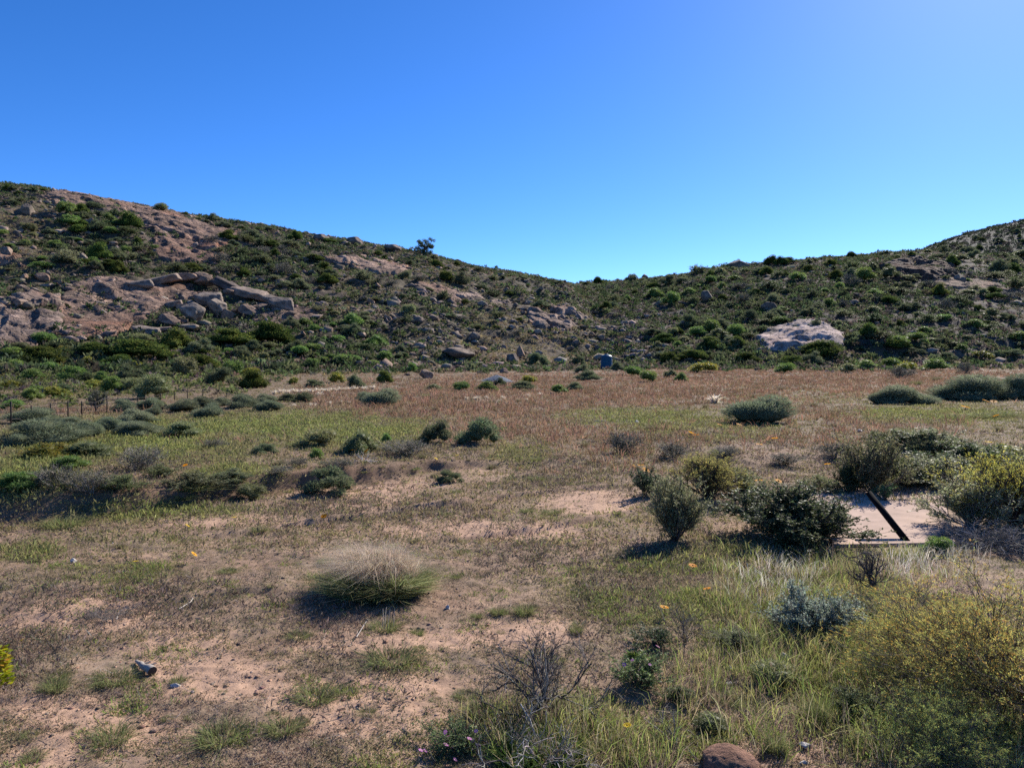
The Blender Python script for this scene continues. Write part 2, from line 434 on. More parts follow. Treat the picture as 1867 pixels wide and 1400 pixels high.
def submesh(name, fmask, mat, extra=None):
    f = faces[fmask]
    u, inv = np.unique(f, return_inverse=True)
    V = np.stack([XX.ravel()[u], YY.ravel()[u], ZZ.ravel()[u]], 1); C = GC.reshape(-1, 3)[u]; f = inv.reshape(-1, 4)
    if extra is not None:
        ev, ef, ec = extra; f = np.concatenate([f, ef + len(V)]); V = np.concatenate([V, ev]); C = np.concatenate([C, ec])
    return build(name, V, f, mat, C, smoothf=True)
# sheet of ground running back under and behind the viewer
sx = (pxs[::24] - CX) / F * 3.3
by = np.array([3.3, 2, 0, -4, -15, -60, -300])
BX = np.array([sx * (1 if y > 0 else 1 + -y * .9) for y in by]); BY = np.repeat(by[:, None], len(sx), 1)
BZ = np.zeros_like(BX); BZ[0] = gz(BX[0], BY[0]); BZ[1:] = BZ[0] * .4
bi = np.arange(BX.size).reshape(BX.shape)
bf = np.stack([bi[:-1, :-1], bi[1:, :-1], bi[1:, 1:], bi[:-1, 1:]], -1).reshape(-1, 4)
tag(submesh('ground', ~hillface, M_ground, (np.stack([BX, BY, BZ], -1).reshape(-1, 3), bf, np.broadcast_to(litter, (BX.size, 3)))), kind='structure')
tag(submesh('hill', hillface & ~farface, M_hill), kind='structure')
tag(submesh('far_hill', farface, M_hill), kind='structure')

# ------------------------------------------------------------------ granite outcrops: raised rock sheets on the slopes
def outcrop(poly, bulge, label, name='rock_outcrop', tint=(1, 1, 1), lump=.5, seed=0, rough=1.0, holes=1):
    p = np.array(poly, float); cx, cy = p.mean(0)
    x0, x1 = p[:, 0].min() - 8, p[:, 0].max() + 8
    ylo = np.nanmin(ray(p[:, 0], np.minimum(p[:, 1] + 6, 690))); yhi = np.nanmax(np.nan_to_num(ray(p[:, 0], p[:, 1]), nan=250.)) + 4
    u = np.arange(x0, x1, 1.1); v = np.arange(ylo - 1, yhi + 1, .38)
    U, Vv = np.meshgrid(u, v); X = (U - CX) / F * Vv
    Z = bil(ZZ, U.ravel(), Vv.ravel()).reshape(U.shape)
    R = HY - F * (Z - H) / Vv
    # signed distance to polygon in px (wobbled)
    wx = U + 22 * fbm(X * .12, Vv * .12, 4, 81 + seed, .65); wy = R + 14 * fbm(X * .12, Vv * .12, 4, 85 + seed, .65)
    ins = inpoly(wx, wy, poly)
    d = np.full(U.shape, 1e9); n = len(p)
    for i in range(n):
        a, b = p[i], p[(i + 1) % n]; ab = b - a
        t = np.clip(((wx - a[0]) * ab[0] + (wy - a[1]) * ab[1]) / (ab @ ab), 0, 1)
        d = np.minimum(d, np.hypot(wx - a[0] - t * ab[0], (wy - a[1] - t * ab[1]) * 1.6))
    sd = np.where(ins, d, -d)
    off = -1.0 * smooth(0, -5, sd) + bulge * (1 - np.exp(-np.clip(sd, 0, None) / 5)) 
    st = (X * .35 + Vv * .1 + Z * .55 + 1.4 * fbm(X * .09, Vv * .09, 3, 91 + seed)) / 1.5
    fr = st - np.floor(st)
    det = .45 * (smooth(0, .25, fr) - fr) + .35 * fbm(X * .35, Vv * .35, 4, 95 + seed) - .5 * np.maximum(ridge(X * .22, Vv * .22, 2, 98 + seed) - .72, 0) * 2.5
    hole = fbm(X * .10, Vv * .10, 3, 201)
    off = off + rough * det * lump * smooth(-3, 4, sd) - holes * 1.3 * smooth(-.10, -.24, hole)
    Zb = Z * 1.0
    Zn = Zb + off + .25
    keep = sd > -6
    col = np.broadcast_to(rockc * .92, U.shape + (3,)) * np.array(tint)
    stn = np.clip(fbm(X * .10, Vv * .16 + Z * .05, 4, 101 + seed) * 1.6, -1, 1)
    col = col * (1 + .28 * stn[..., None]); 
    rust = np.clip(fbm(X * .05, Vv * .05, 3, 105 + seed) * 2, 0, 1); strk = np.clip(fbm(X * .5 - Vv * .22, Vv * .06 + X * .02, 3, 107 + seed) * 2.2 - .25, 0, 1); col = lerp(col, np.broadcast_to(np.array([.10, .085, .07]), col.shape), strk * .75)
    col = lerp(col, col * np.array([1.12, .86, .72]), rust)
    ii = np.arange(U.size).reshape(U.shape); f = np.stack([ii[:-1, :-1], ii[:-1, 1:], ii[1:, 1:], ii[1:, :-1]], -1)
    fm = keep[:-1, :-1] & keep[1:, 1:] & keep[:-1, 1:] & keep[1:, :-1]
    f = f[fm]; uq, inv = np.unique(f, return_inverse=True)
    P = np.stack([X, Vv, Zn], -1).reshape(-1, 3)[uq]
    o = P.mean(0); ob = build(name, P - o, inv.reshape(-1, 4), M_rock, col.reshape(-1, 3)[uq], smoothf=False, loc=o)
    tag(ob, label, 'rock outcrop')
    OUT.append((poly,)); return ob
OUT = []
PINK = (.92, .84, .80); PALE = (1.75, 1.85, 2.0)
outcrop([(92, 350), (150, 352), (240, 372), (330, 392), (430, 422), (440, 440), (400, 448), (330, 440), (250, 412), (140, 378), (70, 362)], .5, 'long bare pink granite slab along the crest of the left hill', tint=PINK, seed=1, lump=.3, holes=.7)
outcrop([(285, 432), (350, 436), (425, 446), (400, 462), (388, 482), (300, 478), (268, 462)], .4, 'reddish sloping granite slab just below the crest slab of the left hill', tint=(.88, .74, .68), seed=2, lump=.3, holes=.3)
outcrop([(125, 512), (205, 508), (300, 520), (350, 520), (362, 545), (300, 560), (245, 590), (215, 618), (120, 622), (100, 570)], .3, 'broad pinkish brown rock face under the overhanging ledge on the left hill', tint=(.86, .80, .76), seed=3, lump=.3, holes=.15)
outcrop([(-120, 555), (0, 548), (60, 538), (110, 548), (122, 600), (110, 632), (30, 640), (-120, 640)], .7, 'grey layered rock ledges at the left edge above the foot of the hill', tint=(.80, .80, .82), lump=1.0, seed=4)
outcrop([(585, 468), (640, 464), (700, 476), (748, 490), (735, 502), (680, 500), (640, 486), (590, 482)], .5, 'pale pink granite slab on the upper middle slope below the lone tree', tint=(1.3, 1.2, 1.14), seed=5, lump=.3, holes=.5)
outcrop([(755, 522), (800, 520), (880, 545), (940, 552), (905, 556), (850, 552), (790, 558), (762, 540)], .5, 'thin grey stepped rock slabs on the middle of the slope', tint=(1.1, 1.08, 1.05), seed=6)
outcrop([(440, 560), (490, 548), (545, 560), (585, 572), (545, 590), (500, 598), (450, 585)], .2, 'smooth brown rock pavement beneath a dark overhanging boulder', tint=(.9, .83, .78), seed=7, lump=.25, holes=.1)
outcrop([(1378, 612), (1410, 598), (1460, 590), (1510, 590), (1540, 618), (1545, 632), (1480, 640), (1400, 640)], .55, 'pale grey dome of cracked granite at the foot of the right hill', tint=PALE, seed=8, lump=.22, holes=0)
outcrop([(960, 572), (985, 560), (1040, 562), (1065, 580), (1040, 600), (985, 602)], .8, 'pale jagged broken slabs on the spur above the water tank', tint=(1.15, 1.12, 1.1), lump=.9, seed=9)
outcrop([(1600, 488), (1630, 476), (1680, 474), (1735, 484), (1740, 505), (1690, 514), (1620, 510)], 1.2, 'dark brown crag just under the skyline of the right hill', tint=(.40, .34, .33), lump=1.0, seed=10)
outcrop([(-60, 462), (10, 462), (36, 472), (40, 482), (0, 484), (-60, 484)], .4, 'small pale rock slab at the left edge halfway up the hill', tint=(1.2, 1.1, 1.0), seed=11)
outcrop([(1690, 512), (1760, 508), (1860, 512), (1870, 528), (1790, 530), (1700, 524)], .3, 'streak of pale stony ground near the right edge below the crag', tint=(.9, .8, .7), seed=12, holes=.8)

# ------------------------------------------------------------------ boulders
from mathutils import noise as mnoise
def boulder_mesh(seed, cuts=11, flat=.8, colr=(.30, .215, .165), rough=.05, sub=4):
    r = np.random.default_rng(seed)
    bm = bmesh.new(); bmesh.ops.create_icosphere(bm, subdivisions=sub, radius=1)
    V = np.array([v.co[:] for v in bm.verts]); Fq = np.array([[v.index for v in f.verts] for f in bm.faces]); bm.free()
    N = unit(r.normal(size=(cuts, 3))); d = r.uniform(.42, .86, cuts)
    dot = V @ N.T
    R = np.where(dot > .05, d[None] / np.maximum(dot, .05), 9).min(1)
    R = np.minimum(R, 1.12)
    nz = np.array([mnoise.fractal(Vector(v * 1.7 + seed), 1, 2, 5) for v in V])
    nz2 = np.array([mnoise.noise(Vector(v * 6 + seed * 2)) for v in V])
    V = V * (R * (1 + rough * nz + rough * .4 * nz2))[:, None]
    V *= np.array([.5, .5, .5]) ; V[:, 2] *= flat
    V[:, 2] -= V[:, 2].min() + .12
    C = np.array(colr) * (1 + .3 * np.clip(nz, -1, 1))[:, None] * np.ones((len(V), 3))
    lich = np.clip(nz2 * 2 - .3, 0, 1)[:, None]
    C = C * (1 - lich * .35) + np.array([.23, .22, .19]) * lich * .35
    return V, Fq, C
BP = []
def slab_mesh(seed, colr, asp=(1., .55, .3)):
    r = np.random.default_rng(seed); bm = bmesh.new(); bmesh.ops.create_icosphere(bm, subdivisions=4, radius=1)
    V = np.array([v.co[:] for v in bm.verts]); Fq = np.array([[v.index for v in f.verts] for f in bm.faces]); bm.free()
    N = [[1, .1, .2], [-1, .2, .1], [.1, 1, .1], [0, -1, .25], [.05, -.1, 1], [0, .1, -1]]
    N = np.array(N) + r.normal(size=(6, 3)) * .26; d = np.array([asp[0], asp[0], asp[1], asp[1], asp[2], asp[2]]) * r.uniform(.85, 1.1, 6)
    N2 = unit(r.normal(size=(9, 3))); N = np.concatenate([unit(N), N2]); d = np.concatenate([d, np.abs(N2 * np.array(asp)).sum(1) * r.uniform(.62, .86, 9)])
    dot = V @ N.T; R = np.where(dot > .02, d[None] / np.maximum(dot, .02), 99).min(1)
    V = V * R[:, None]
    nz = np.array([mnoise.fractal(Vector(v * 2.2 + seed), 1, 2, 5) for v in V]); nz2 = np.array([mnoise.noise(Vector(v * 9 + seed * 2)) for v in V])
    V = V + unit(V) * (.06 * nz + .025 * nz2)[:, None]
    V = V / np.ptp(V, axis=0); V[:, 2] -= V[:, 2].min()
    C = np.array(colr) * (1 + .35 * np.clip(nz, -1, 1))[:, None]
    return V, Fq, C
for i in range(9):
    V, Fq, C = boulder_mesh(100 + i, cuts=8 + i // 2, flat=[.8, .6, .95, .5, .7, .85, .45, .65, .75][i], colr=[(.27, .19, .14), (.21, .165, .13), (.30, .185, .125), (.25, .20, .165), (.19, .14, .11)][i % 5])
    me = build('boulder_source', V, Fq, M_boulder, C, smoothf=True)
    BP.append(me.data); bpy.data.objects.remove(me)

def inst(me, name, loc, sc, rz=0, rx=0, ry=0):
    o = bpy.data.objects.new(name, me); COL.objects.link(o)
    o.location = loc; o.scale = sc; o.rotation_euler = (rx, ry, rz); return o

def at(px, py):
    y = float(ray([px], [py])[0])
    while not y < 340 * (1.7 if px > 1700 and py < 460 else 1): py += 1.5; y = float(ray([px], [py])[0])
    x = (px - CX) / F * y
    return x, y, float(gz(x, y)[0])

def boulder(px, py, w, h, k, label, group=None, rz=None, tilt=0, name='boulder'):
    """py = bottom row, w,h in photo px"""
    x, y, z = at(px, py)
    W = w * y / F; Hh = h * y / F
    dim = BP[k]
    o = inst(dim, name, (x, y + W * .25, float(gz(x, y + W * .25)[0]) - .12 * Hh), (W * 1.12, W * .95, Hh * 1.4 / [.8, .6, .95, .5, .7, .85, .45, .65, .75][k]), rng.uniform(0, 6.28) if rz is None else rz, ry=tilt)
    return reg(tag(o, label, 'boulder', group), px, w)
SLB = []; LASTB = ['']
for i in range(6):
    V, Fq, C = slab_mesh(700 + i, [(.27, .20, .155), (.23, .18, .145), (.31, .20, .14), (.11, .083, .07), (.26, .205, .16), (.22, .15, .11)][i], [(1, .6, .32), (1, .8, .6), (1, .7, .5), (1, .5, .3), (1, .8, .75), (1, .6, .45)][i])
    me = build('boulder_source', V, Fq, M_boulder, C, smoothf=False); SLB.append(me.data); bpy.data.objects.remove(me)
def slab(px, py, w, h, k, label, rz=0, ry=0, rx=0, out=0, deep=.9, name='boulder'):
    """angular block: py = bottom row, out = metres it juts towards the viewer"""
    x, y, z = at(px, py); s_ = y / F
    o = inst(SLB[k], name, (x, y + w * s_ * .2 - out, z - .05 * h * s_), (w * s_ * 1.0, w * s_ * deep * .6, h * s_ * 1.05), rz, rx, ry)
    LASTB[0] = o.name
    return tag(o, label, 'boulder')
# the pile under the ledge
slab(258, 526, 46, 17, 1, 'left end block of the overhanging ledge on the left hill', .25, -.05, 0, 1.2)
slab(300, 520, 76, 19, 0, 'long flat block roofing the overhanging ledge on the left hill', .12, -.17, .1, 1.6)
slab(338, 515, 44, 18, 2, 'orange brown block in the middle of the overhanging ledge', .2, -.2, 0, 1.2)
slab(362, 520, 46, 26, 5, 'brown peaked block at the right end of the overhanging ledge', -.3, .1, 0, .4)
slab(412, 530, 62, 20, 3, 'long grey slab sloping down to the right of the ledge', -.2, .3, .1, .8)
slab(455, 545, 84, 20, 0, 'layered grey slab between the ledge and the lone overhanging boulder', -.15, .28, .1, 1.2)
slab(492, 556, 40, 18, 4, 'reddish broken edge of the slanting slab', -.1, .25, .1, .5)
slab(512, 566, 48, 26, 1, 'dark overhanging boulder at the lower end of the slanting slab', .2, .2, .15, 1.6)
slab(374, 560, 54, 32, 1, 'big tan angular boulder on top of the pile', .3, .15, 0, 0, 1.2)
slab(392, 576, 38, 32, 4, 'grey shaded boulder leaning against the right of the pile', .6, .3, 0, 1.0, 1.2)
slab(352, 586, 42, 34, 4, 'squarish brown boulder with a sunlit right edge in front of the pile', -.4, .12, .1, 1.0, 1.3)
slab(318, 562, 36, 15, 0, 'flat pale grey slab resting on the left of the pile', .1, -.05, 0, .5)
slab(302, 592, 46, 20, 5, 'orange lit boulder low on the left side of the pile', -.3, .35, 0, .4)
slab(326, 590, 32, 12, 3, 'low flat brown stone at the bottom of the pile', .3, .1, 0, .4)
slab(336, 572, 30, 20, 2, 'brown wedge between the flat pale slab and the big tan boulder', .3, -.3, 0, .4)
slab(262, 612, 54, 20, 1, 'dark brown boulder alone below the left side of the pile', .2, .25, 0, .4)
slab(412, 584, 30, 20, 2, 'brown boulder just right of the pile', .5, .2, 0, .3)
slab(446, 576, 44, 22, 5, 'reddish wedge shaped boulder right of the pile under the slab', -.2, .35, 0, .3)
slab(300, 604, 30, 9, 0, 'small whitish stone among rubble below the pile', .4, 0, 0, .3)
slab(345, 602, 34, 12, 4, 'low grey block under the squarish brown boulder', .2, 0, 0, .5)
boulder(830, 654, 72, 17, 4, 'long dark brown rounded boulder low on the middle slope', rz=1.45)
boulder(650, 446, 30, 14, 4, 'rounded dark boulder on the skyline left of the lone tree', rz=.2, name='boulder')
boulder(588, 438, 30, 12, 4, 'low dark boulder on the skyline left of another boulder', rz=.2)
boulder(720, 458, 34, 10, 4, 'flat dark boulder on the skyline nearest the lone tree', rz=.2)
boulder(938, 662, 24, 18, 4, 'grey boulder at the slope foot left of the water tank', rz=.2)
boulder(950, 652, 18, 20, 2, 'tall pinkish boulder at the slope foot left of the water tank', rz=1.2)
boulder(980, 656, 22, 14, 0, 'pinkish boulder next to a dark bush at the slope foot', rz=2.2)
boulder(1020, 662, 14, 12, 5, 'round pale boulder between bushes left of the water tank', rz=2.)
boulder(1402, 566, 28, 16, 4, 'pinkish boulder above the pale dome on the right hill', rz=2.)
boulder(1292, 548, 24, 18, 4, 'tan square boulder in the shade on the right hill', rz=.4)
boulder(1352, 489, 36, 12, 1, 'reddish flat boulder on the skyline of the right hill', rz=.4)
boulder(1176, 510, 12, 8, 0, 'small dark boulder on the skyline near the saddle', rz=.4)
boulder(1202, 556, 16, 12, 5, 'pale round boulder in the shade on the right hill', rz=1.4)
boulder(700, 690, 26, 14, 8, 'orange brown stone among bushes at the foot of the middle slope', rz=1.4)
boulder(775, 690, 26, 14, 0, 'square brown stone at the foot of the middle slope', rz=.4)
boulder(920, 680, 16, 9, 2, 'small brown stone on open ground right of the gravel heap', rz=.4)
boulder(10, 700, 24, 10, 3, 'pale flat stone at the left edge behind the fence', rz=.4)
boulder(76, 718, 26, 10, 8, 'pale pink flat stone on bushy ground behind the fence', rz=.9)
boulder(213, 712, 30, 12, 4, 'dark reddish flat stone behind the small grey tree', rz=.9)
boulder(332, 669, 24, 14, 8, 'pale grey stone between the round dark bushes at the hill foot', rz=.9)

def scatter(poly, n, mind, sizes, r, tries=40, pw=2):
    p = np.array(poly, float); res = []
    for _ in range(n * tries):
        if len(res) >= n: break
        a = r.uniform(p[:, 0].min(), p[:, 0].max()); b = r.uniform(p[:, 1].min(), p[:, 1].max())
        if not inpoly(np.array(a), np.array(b), poly): continue
        s = sizes[0] + (sizes[1] - sizes[0]) * r.random() ** pw
        if any((a - q[0]) ** 2 + ((b - q[1]) * 1.5) ** 2 < (mind * (s + q[2]) * .5) ** 2 for q in res): continue
        y = ray([a], [b])[0]
        if np.isnan(y): continue
        res.append((a, b, s))
    return res

def boulders(poly, n, sizes, label, group, r, tall=.55):
    for (a, b, s) in scatter(poly, n, .75, sizes, r):
        if r.random() < .55: boulder(a, b, s, s * r.uniform(.4, .75) * tall / .55, int(r.integers(9)), label, group, tilt=r.normal() * .15)
        else: tag(slab(a, b, s, s * r.uniform(.3, .6) * tall / .55, int(r.integers(6)), label, r.normal() * .5, r.normal() * .25, r.normal() * .2, 0, 1.2), group=group); reg(bpy.data.objects[LASTB[0]], a, s)
rb = np.random.default_rng(21)
boulders([(-20, 360), (70, 365), (210, 410), (290, 470), (180, 515), (-20, 535)], 42, (8, 26), 'tan boulder on the upper left slope beside the thicket', 'boulders of the upper left slope', rb)
boulders([(-20, 535), (120, 520), (130, 625), (-20, 632)], 24, (9, 34), 'flat pinkish rock among the lower left ledges', 'rocks of the lower left ledges', rb, .4)
boulders([(430, 440), (740, 470), (760, 520), (560, 545), (470, 520)], 22, (6, 16), 'brown rock on the slope around the pale pink slab', 'rocks around the pink slab', rb)
boulders([(560, 550), (760, 540), (960, 560), (1000, 640), (800, 655), (640, 640)], 48, (6, 18), 'grey brown rock on the lower middle slope', 'rocks of the lower middle slope', rb)
boulders([(1090, 590), (1180, 618), (1215, 640), (1150, 650), (1060, 648), (1010, 632)], 40, (5, 16), 'grey slabby rock in the scree above the tank', 'scree rocks above the water tank', rb, .35)
boulders([(860, 520), (1030, 530), (1090, 590), (960, 570), (880, 560)], 26, (6, 15), 'angular brown rock on the spur left of the saddle', 'rocks on the spur', rb)
boulders([(1100, 525), (1560, 490), (1867, 480), (1867, 600), (1560, 585), (1250, 600)], 40, (7, 20), 'brown rock half hidden by shrubs on the right hill', 'rocks of the right hill', rb, .5)
boulders([(420, 585), (600, 580), (620, 640), (520, 650), (440, 610)], 16, (7, 18), 'grey brown rock under the bushes below the rock pavement', 'rocks below the pavement', rb)
boulders([(420, 455), (700, 470), (1000, 540), (1060, 600), (800, 640), (560, 600)], 60, (6, 17), 'brown angular rock between shrubs of the broad middle slope', 'rocks of the broad middle slope', rb)
boulders([(560, 640), (1000, 655), (1000, 690), (700, 702), (560, 700)], 30, (5, 13), 'pale rock along the foot of the middle slope', 'rocks along the foot of the middle slope', rb)

# ------------------------------------------------------------------ plant prototypes (unit width and height, base at origin)
DKG = [(.055, .085, .02), (.08, .115, .025), (.13, .145, .032), (.035, .058, .018)]
CUS = [(.17, .20, .115), (.20, .23, .145), (.125, .15, .09), (.235, .26, .165)]
FRE = [(.12, .20, .04), (.16, .24, .055), (.09, .15, .045), (.20, .25, .07)]
GRE = [(.22, .19, .165), (.17, .15, .125), (.15, .15, .075), (.28, .25, .22)]
OLI = [(.15, .17, .065), (.19, .20, .085), (.11, .13, .05), (.24, .235, .12)]
MGR = [(.09, .115, .055), (.115, .14, .07), (.145, .16, .085), (.065, .085, .045), (.12, .115, .075)]
YEL = [(.22, .24, .04), (.30, .27, .04), (.15, .19, .04), (.36, .29, .05)]

def lump_dome(r, n, lumps, sx=.36, lr=(.14, .26), zmax=.62):
    a = r.uniform(0, 2 * PI, lumps); rr = np.sqrt(r.random(lumps)) * sx
    zc = np.maximum(zmax * (1 - (rr / (sx * 1.12)) ** 2) * r.uniform(.45, 1.05, lumps), .10)
    c = np.stack([rr * np.cos(a), rr * np.sin(a), zc], 1); R = r.uniform(lr[0], lr[1], lumps)
    k = r.choice(lumps, n, p=R ** 2 / (R ** 2).sum())
    d = unit(r.normal(size=(n, 3))); d[:, 2] = np.abs(d[:, 2]) * 1.0 - .25 * (r.random(n) < .35)
    d = unit(d)
    return c[k], d, R[k], c, R

def core(G, c, R, col, s=.78, r=None):
    bm = bmesh.new(); bmesh.ops.create_icosphere(bm, subdivisions=1, radius=1)
    V0 = np.array([v.co[:] for v in bm.verts]); F0 = np.array([[v.index for v in f.verts] for f in bm.faces]); bm.free()
    for ci, Ri in zip(c, R):
        V = V0 * Ri * s * (1 + .15 * r.normal(size=(len(V0), 1))) + ci
        V[:, 2] = np.maximum(V[:, 2], 0)
        G.add(V, np.broadcast_to(np.array(col), V.shape), T=F0)

def proto_dome(r, cols, n=2200, lumps=13, L=.07, W=.035, zmax=.62, kind='leaf', w=None, lr=(.14, .25), sx=.36):
    G = Geo()
    c, d, R, cc, RR = lump_dome(r, n, lumps, sx, zmax=zmax, lr=lr)
    core(G, cc, RR, np.array(cols).mean(0) * .8, .72, r=r)
    P = c + d * (R * r.uniform(.72, 1.03, n))[:, None]
    P[:, 2] = np.abs(P[:, 2])
    C = mixc(cols, n, r, w)
    if kind == 'leaf':
        leaves(G, P, unit(d + r.normal(size=(n, 3)) * .7), L * r.uniform(.6, 1.3, n), W * r.uniform(.7, 1.2, n), C, r)
    else:
        spikes(G, P, unit(d + np.array([0, 0, .35]) + r.normal(size=(n, 3)) * .25), L * r.uniform(.6, 1.3, n), W, C, r)
    return G

def proto_twig(r, cols, leafcols=None, n0=26, L=.5, leafn=0, rad=.006):
    """fine twiggy mound of thin stems"""
    G = Geo()
    a = r.uniform(0, 2 * PI, n0); t = r.uniform(.1, 1.15, n0)
    D = np.stack([np.cos(a) * np.sin(t), np.sin(a) * np.sin(t), np.cos(t)], 1)
    p0, d0 = stems(r.normal(size=(n0, 3)) * .03 * [1, 1, 0], D, r.uniform(.7, 1, n0) * L * 1.1 * (.8 + .25 * np.sin(t)), .05, .12, r)
    P, D1, _ = child(p0, d0, 6, .25, 1, .75, r, .1); p1, d1 = stems(P, D1, r.uniform(.3, .5, len(P)) * L, .05, .2, r, 4)
    P, D2, _ = child(p1, d1, 5, .2, 1, .8, r, .1); p2, d2 = stems(P, D2, r.uniform(.15, .3, len(P)) * L, .05, .2, r, 3)
    for p, ra in ((p0, rad), (p1, rad * .6), (p2, rad * .45)):
        p[:, :, 2] = np.maximum(p[:, :, 2], .0)
        tubes(G, p, ra, ra * .6, mixc(cols, len(p), r), 3)
    if leafn:
        k = r.integers(len(p2), size=leafn); q = p2[k, r.integers(3, size=leafn)]
        leaves(G, q, unit(r.normal(size=(leafn, 3)) + [0, 0, .6]), .05 * r.uniform(.5, 1.2, leafn), .02, mixc(leafcols, leafn, r), r)
    return G

def proto_shrub(r, cols, woodc, n0=12, m1=6, m2=5, leafn=5000, LL=.05, LW=.022, spread=(.1, .95), L=.62, up=.08, w=None, topw=1.0, rad=.012, lean=(0, 0), low=.12, on=.8):
    """open shrub: woody stems (returned apart) and leaves on the twigs"""
    B, G = Geo(), Geo()
    a = r.uniform(0, 2 * PI, n0); t = r.uniform(spread[0], spread[1], n0)
    D = np.stack([np.cos(a) * np.sin(t) + lean[0], np.sin(a) * np.sin(t) + lean[1], np.cos(t)], 1)
    p0, d0 = stems(r.normal(size=(n0, 3)) * .03 * [1, 1, 0], D, r.uniform(.75, 1.05, n0) * L, up, .10, r, 6)
    P, D1, _ = child(p0, d0, m1, low, 1, .7, r, .15); p1, d1 = stems(P, D1, r.uniform(.3, .5, len(P)) * L, up, .15, r, 4)
    P, D2, _ = child(p1, d1, m2, .25, 1, .7, r, .2); p2, d2 = stems(P, D2, r.uniform(.14, .3, len(P)) * L, up, .15, r, 4)
    for p, ra in ((p0, rad), (p1, rad * .5), (p2, rad * .28)):
        p[:, :, 2] = np.maximum(p[:, :, 2], .005)
        tubes(B, p, ra, ra * .55, mixc(woodc, len(p), r), 4 if ra > rad * .9 else 3)
    k = r.integers(len(p2), size=leafn); f = r.integers(4, size=leafn) if topw < 1.5 else r.integers(2, 4, size=leafn)
    q = p2[k, f] + r.normal(size=(leafn, 3)) * .008
    leaves(G, q, unit(d2[k, f] * .8 + r.normal(size=(leafn, 3)) * on), LL * r.uniform(.6, 1.3, leafn), LW * r.uniform(.7, 1.2, leafn), mixc(cols, leafn, r, w), r)
    return G, B

def proto_tuft(r, cols, n=90, L=1., W=.03, spread=.55, rad=.12, w=None, droop=.25):
    G = Geo(); a = r.uniform(0, 2 * PI, n); rr = np.sqrt(r.random(n)) * rad
    P = np.stack([rr * np.cos(a), rr * np.sin(a), np.zeros(n)], 1)
    t = np.abs(r.normal(size=n)) * spread * .6 + .05; b = a + r.normal(size=n) * .6
    D = np.stack([np.cos(b) * np.sin(t), np.sin(b) * np.sin(t), np.cos(t)], 1)
    blades(G, P, D, L * r.uniform(.5, 1.05, n), W, mixc(cols, n, r, w), r, droop)
    return G

def openshrub(r):
    cl = [[(.14, .17, .07), (.18, .20, .09), (.10, .13, .05)], [(.20, .215, .105), (.26, .26, .14), (.15, .17, .08)], [(.09, .125, .05), (.13, .16, .07), (.07, .095, .04)]][int(r.integers(3))]
    G, B = proto_shrub(r, cl, [(.12, .09, .075), (.16, .13, .11)], 18, 7, 5, 6500, .055, .018, (.05, 1.3), .58, .05)
    off = sum(len(v) for v in G.V)
    for q in B.Q: G.Q.append(q + off)
    G.V += B.V; G.C += B.C; G.n += B.n; return G
def protos(k, fn):
    out = []
    for i in range(k):
        o = fn(np.random.default_rng(300 + i * 7 + k)); out.append(o.data); bpy.data.objects.remove(o)
    return out
PR = {
    'ever': protos(4, lambda r: proto_dome(r, np.array(DKG) * 1.25, 4600, 16, .042, .026).obj('crown', M_dense)),
    'mid': protos(6, lambda r: proto_dome(r, np.array(MGR) * 1.4, 4200, int(r.integers(9, 22)), .085, .015, sx=.42, lr=(.08, .22)).obj('crown', M_dense)),
    'cush': protos(4, lambda r: proto_dome(r, CUS, 9000, 9, .07, .010, zmax=.55, kind='spike', lr=(.2, .3)).obj('crown', M_dense)),
    'fresh': protos(3, lambda r: proto_dome(r, np.array(FRE) * 1.15, 3000, 12, .08, .018, lr=(.12, .22)).obj('crown', M_leaf)),
    'olive': protos(3, lambda r: proto_dome(r, np.array(OLI) * 1.1, 3200, 12, .07, .015, lr=(.13, .22)).obj('crown', M_leaf)),
    'yellow': protos(2, lambda r: proto_dome(r, YEL, 1700, 12, .075, .022, lr=(.12, .22)).obj('crown', M_leaf)),
    'open': protos(4, lambda r: openshrub(r).obj('crown', M_leaf)),
    'grey': protos(3, lambda r: proto_twig(r, GRE, [(.10, .11, .05), (.15, .14, .09)], 30, .52, 700).obj('crown', M_wood)),
}
def pext(me):
    A = np.array([v.co[:] for v in me.vertices]); return (np.percentile(A, 97.5, axis=0) - np.percentile(A, 2.5, axis=0)) * np.array([1.06, 1.06, 1.2])
DIMS = {k: [pext(me) for me in v] for k, v in PR.items()}
INFO = {'ever': 'shrub', 'mid': 'shrub', 'cush': 'shrub', 'fresh': 'shrub', 'olive': 'shrub', 'yellow': 'shrub', 'grey': 'shrub', 'open': 'shrub'}
NAMES = {'ever': 'evergreen_shrub', 'mid': 'hillside_shrub', 'cush': 'cushion_bush', 'fresh': 'leafy_green_shrub', 'olive': 'olive_green_shrub', 'yellow': 'yellow_green_shrub', 'grey': 'dry_twiggy_shrub', 'open': 'open_leafy_shrub'}
rs = np.random.default_rng(77)

def put_size(px, py, w, h):
    x, y, z = at(px, py)
    W = w * y / F; yc = y + W * .36; x = (px - CX) / F * yc
    z = float(gz(x, yc)[0])
    ztop = H - (py - h - HY) * yc / F
    Hh = max(ztop - z, .3 * W, h * y / F * .5)
    return x, yc, z, W, min(Hh, 1.3 * W)

def bush(kind, px, py, w, h, label, group=None, k=None):
    x, yc, z, W, Hh = put_size(px, py, w, h)
    k = int(rs.integers(len(PR[kind]))) if k is None else k
    dx, dy, dz = DIMS[kind][k]
    o = inst(PR[kind][k], NAMES[kind], (x, yc, z - .03 * Hh), (W / dx, W / dy, Hh / dz), rs.uniform(0, 6.28))
    return reg(tag(o, label, 'shrub', group), px, w)

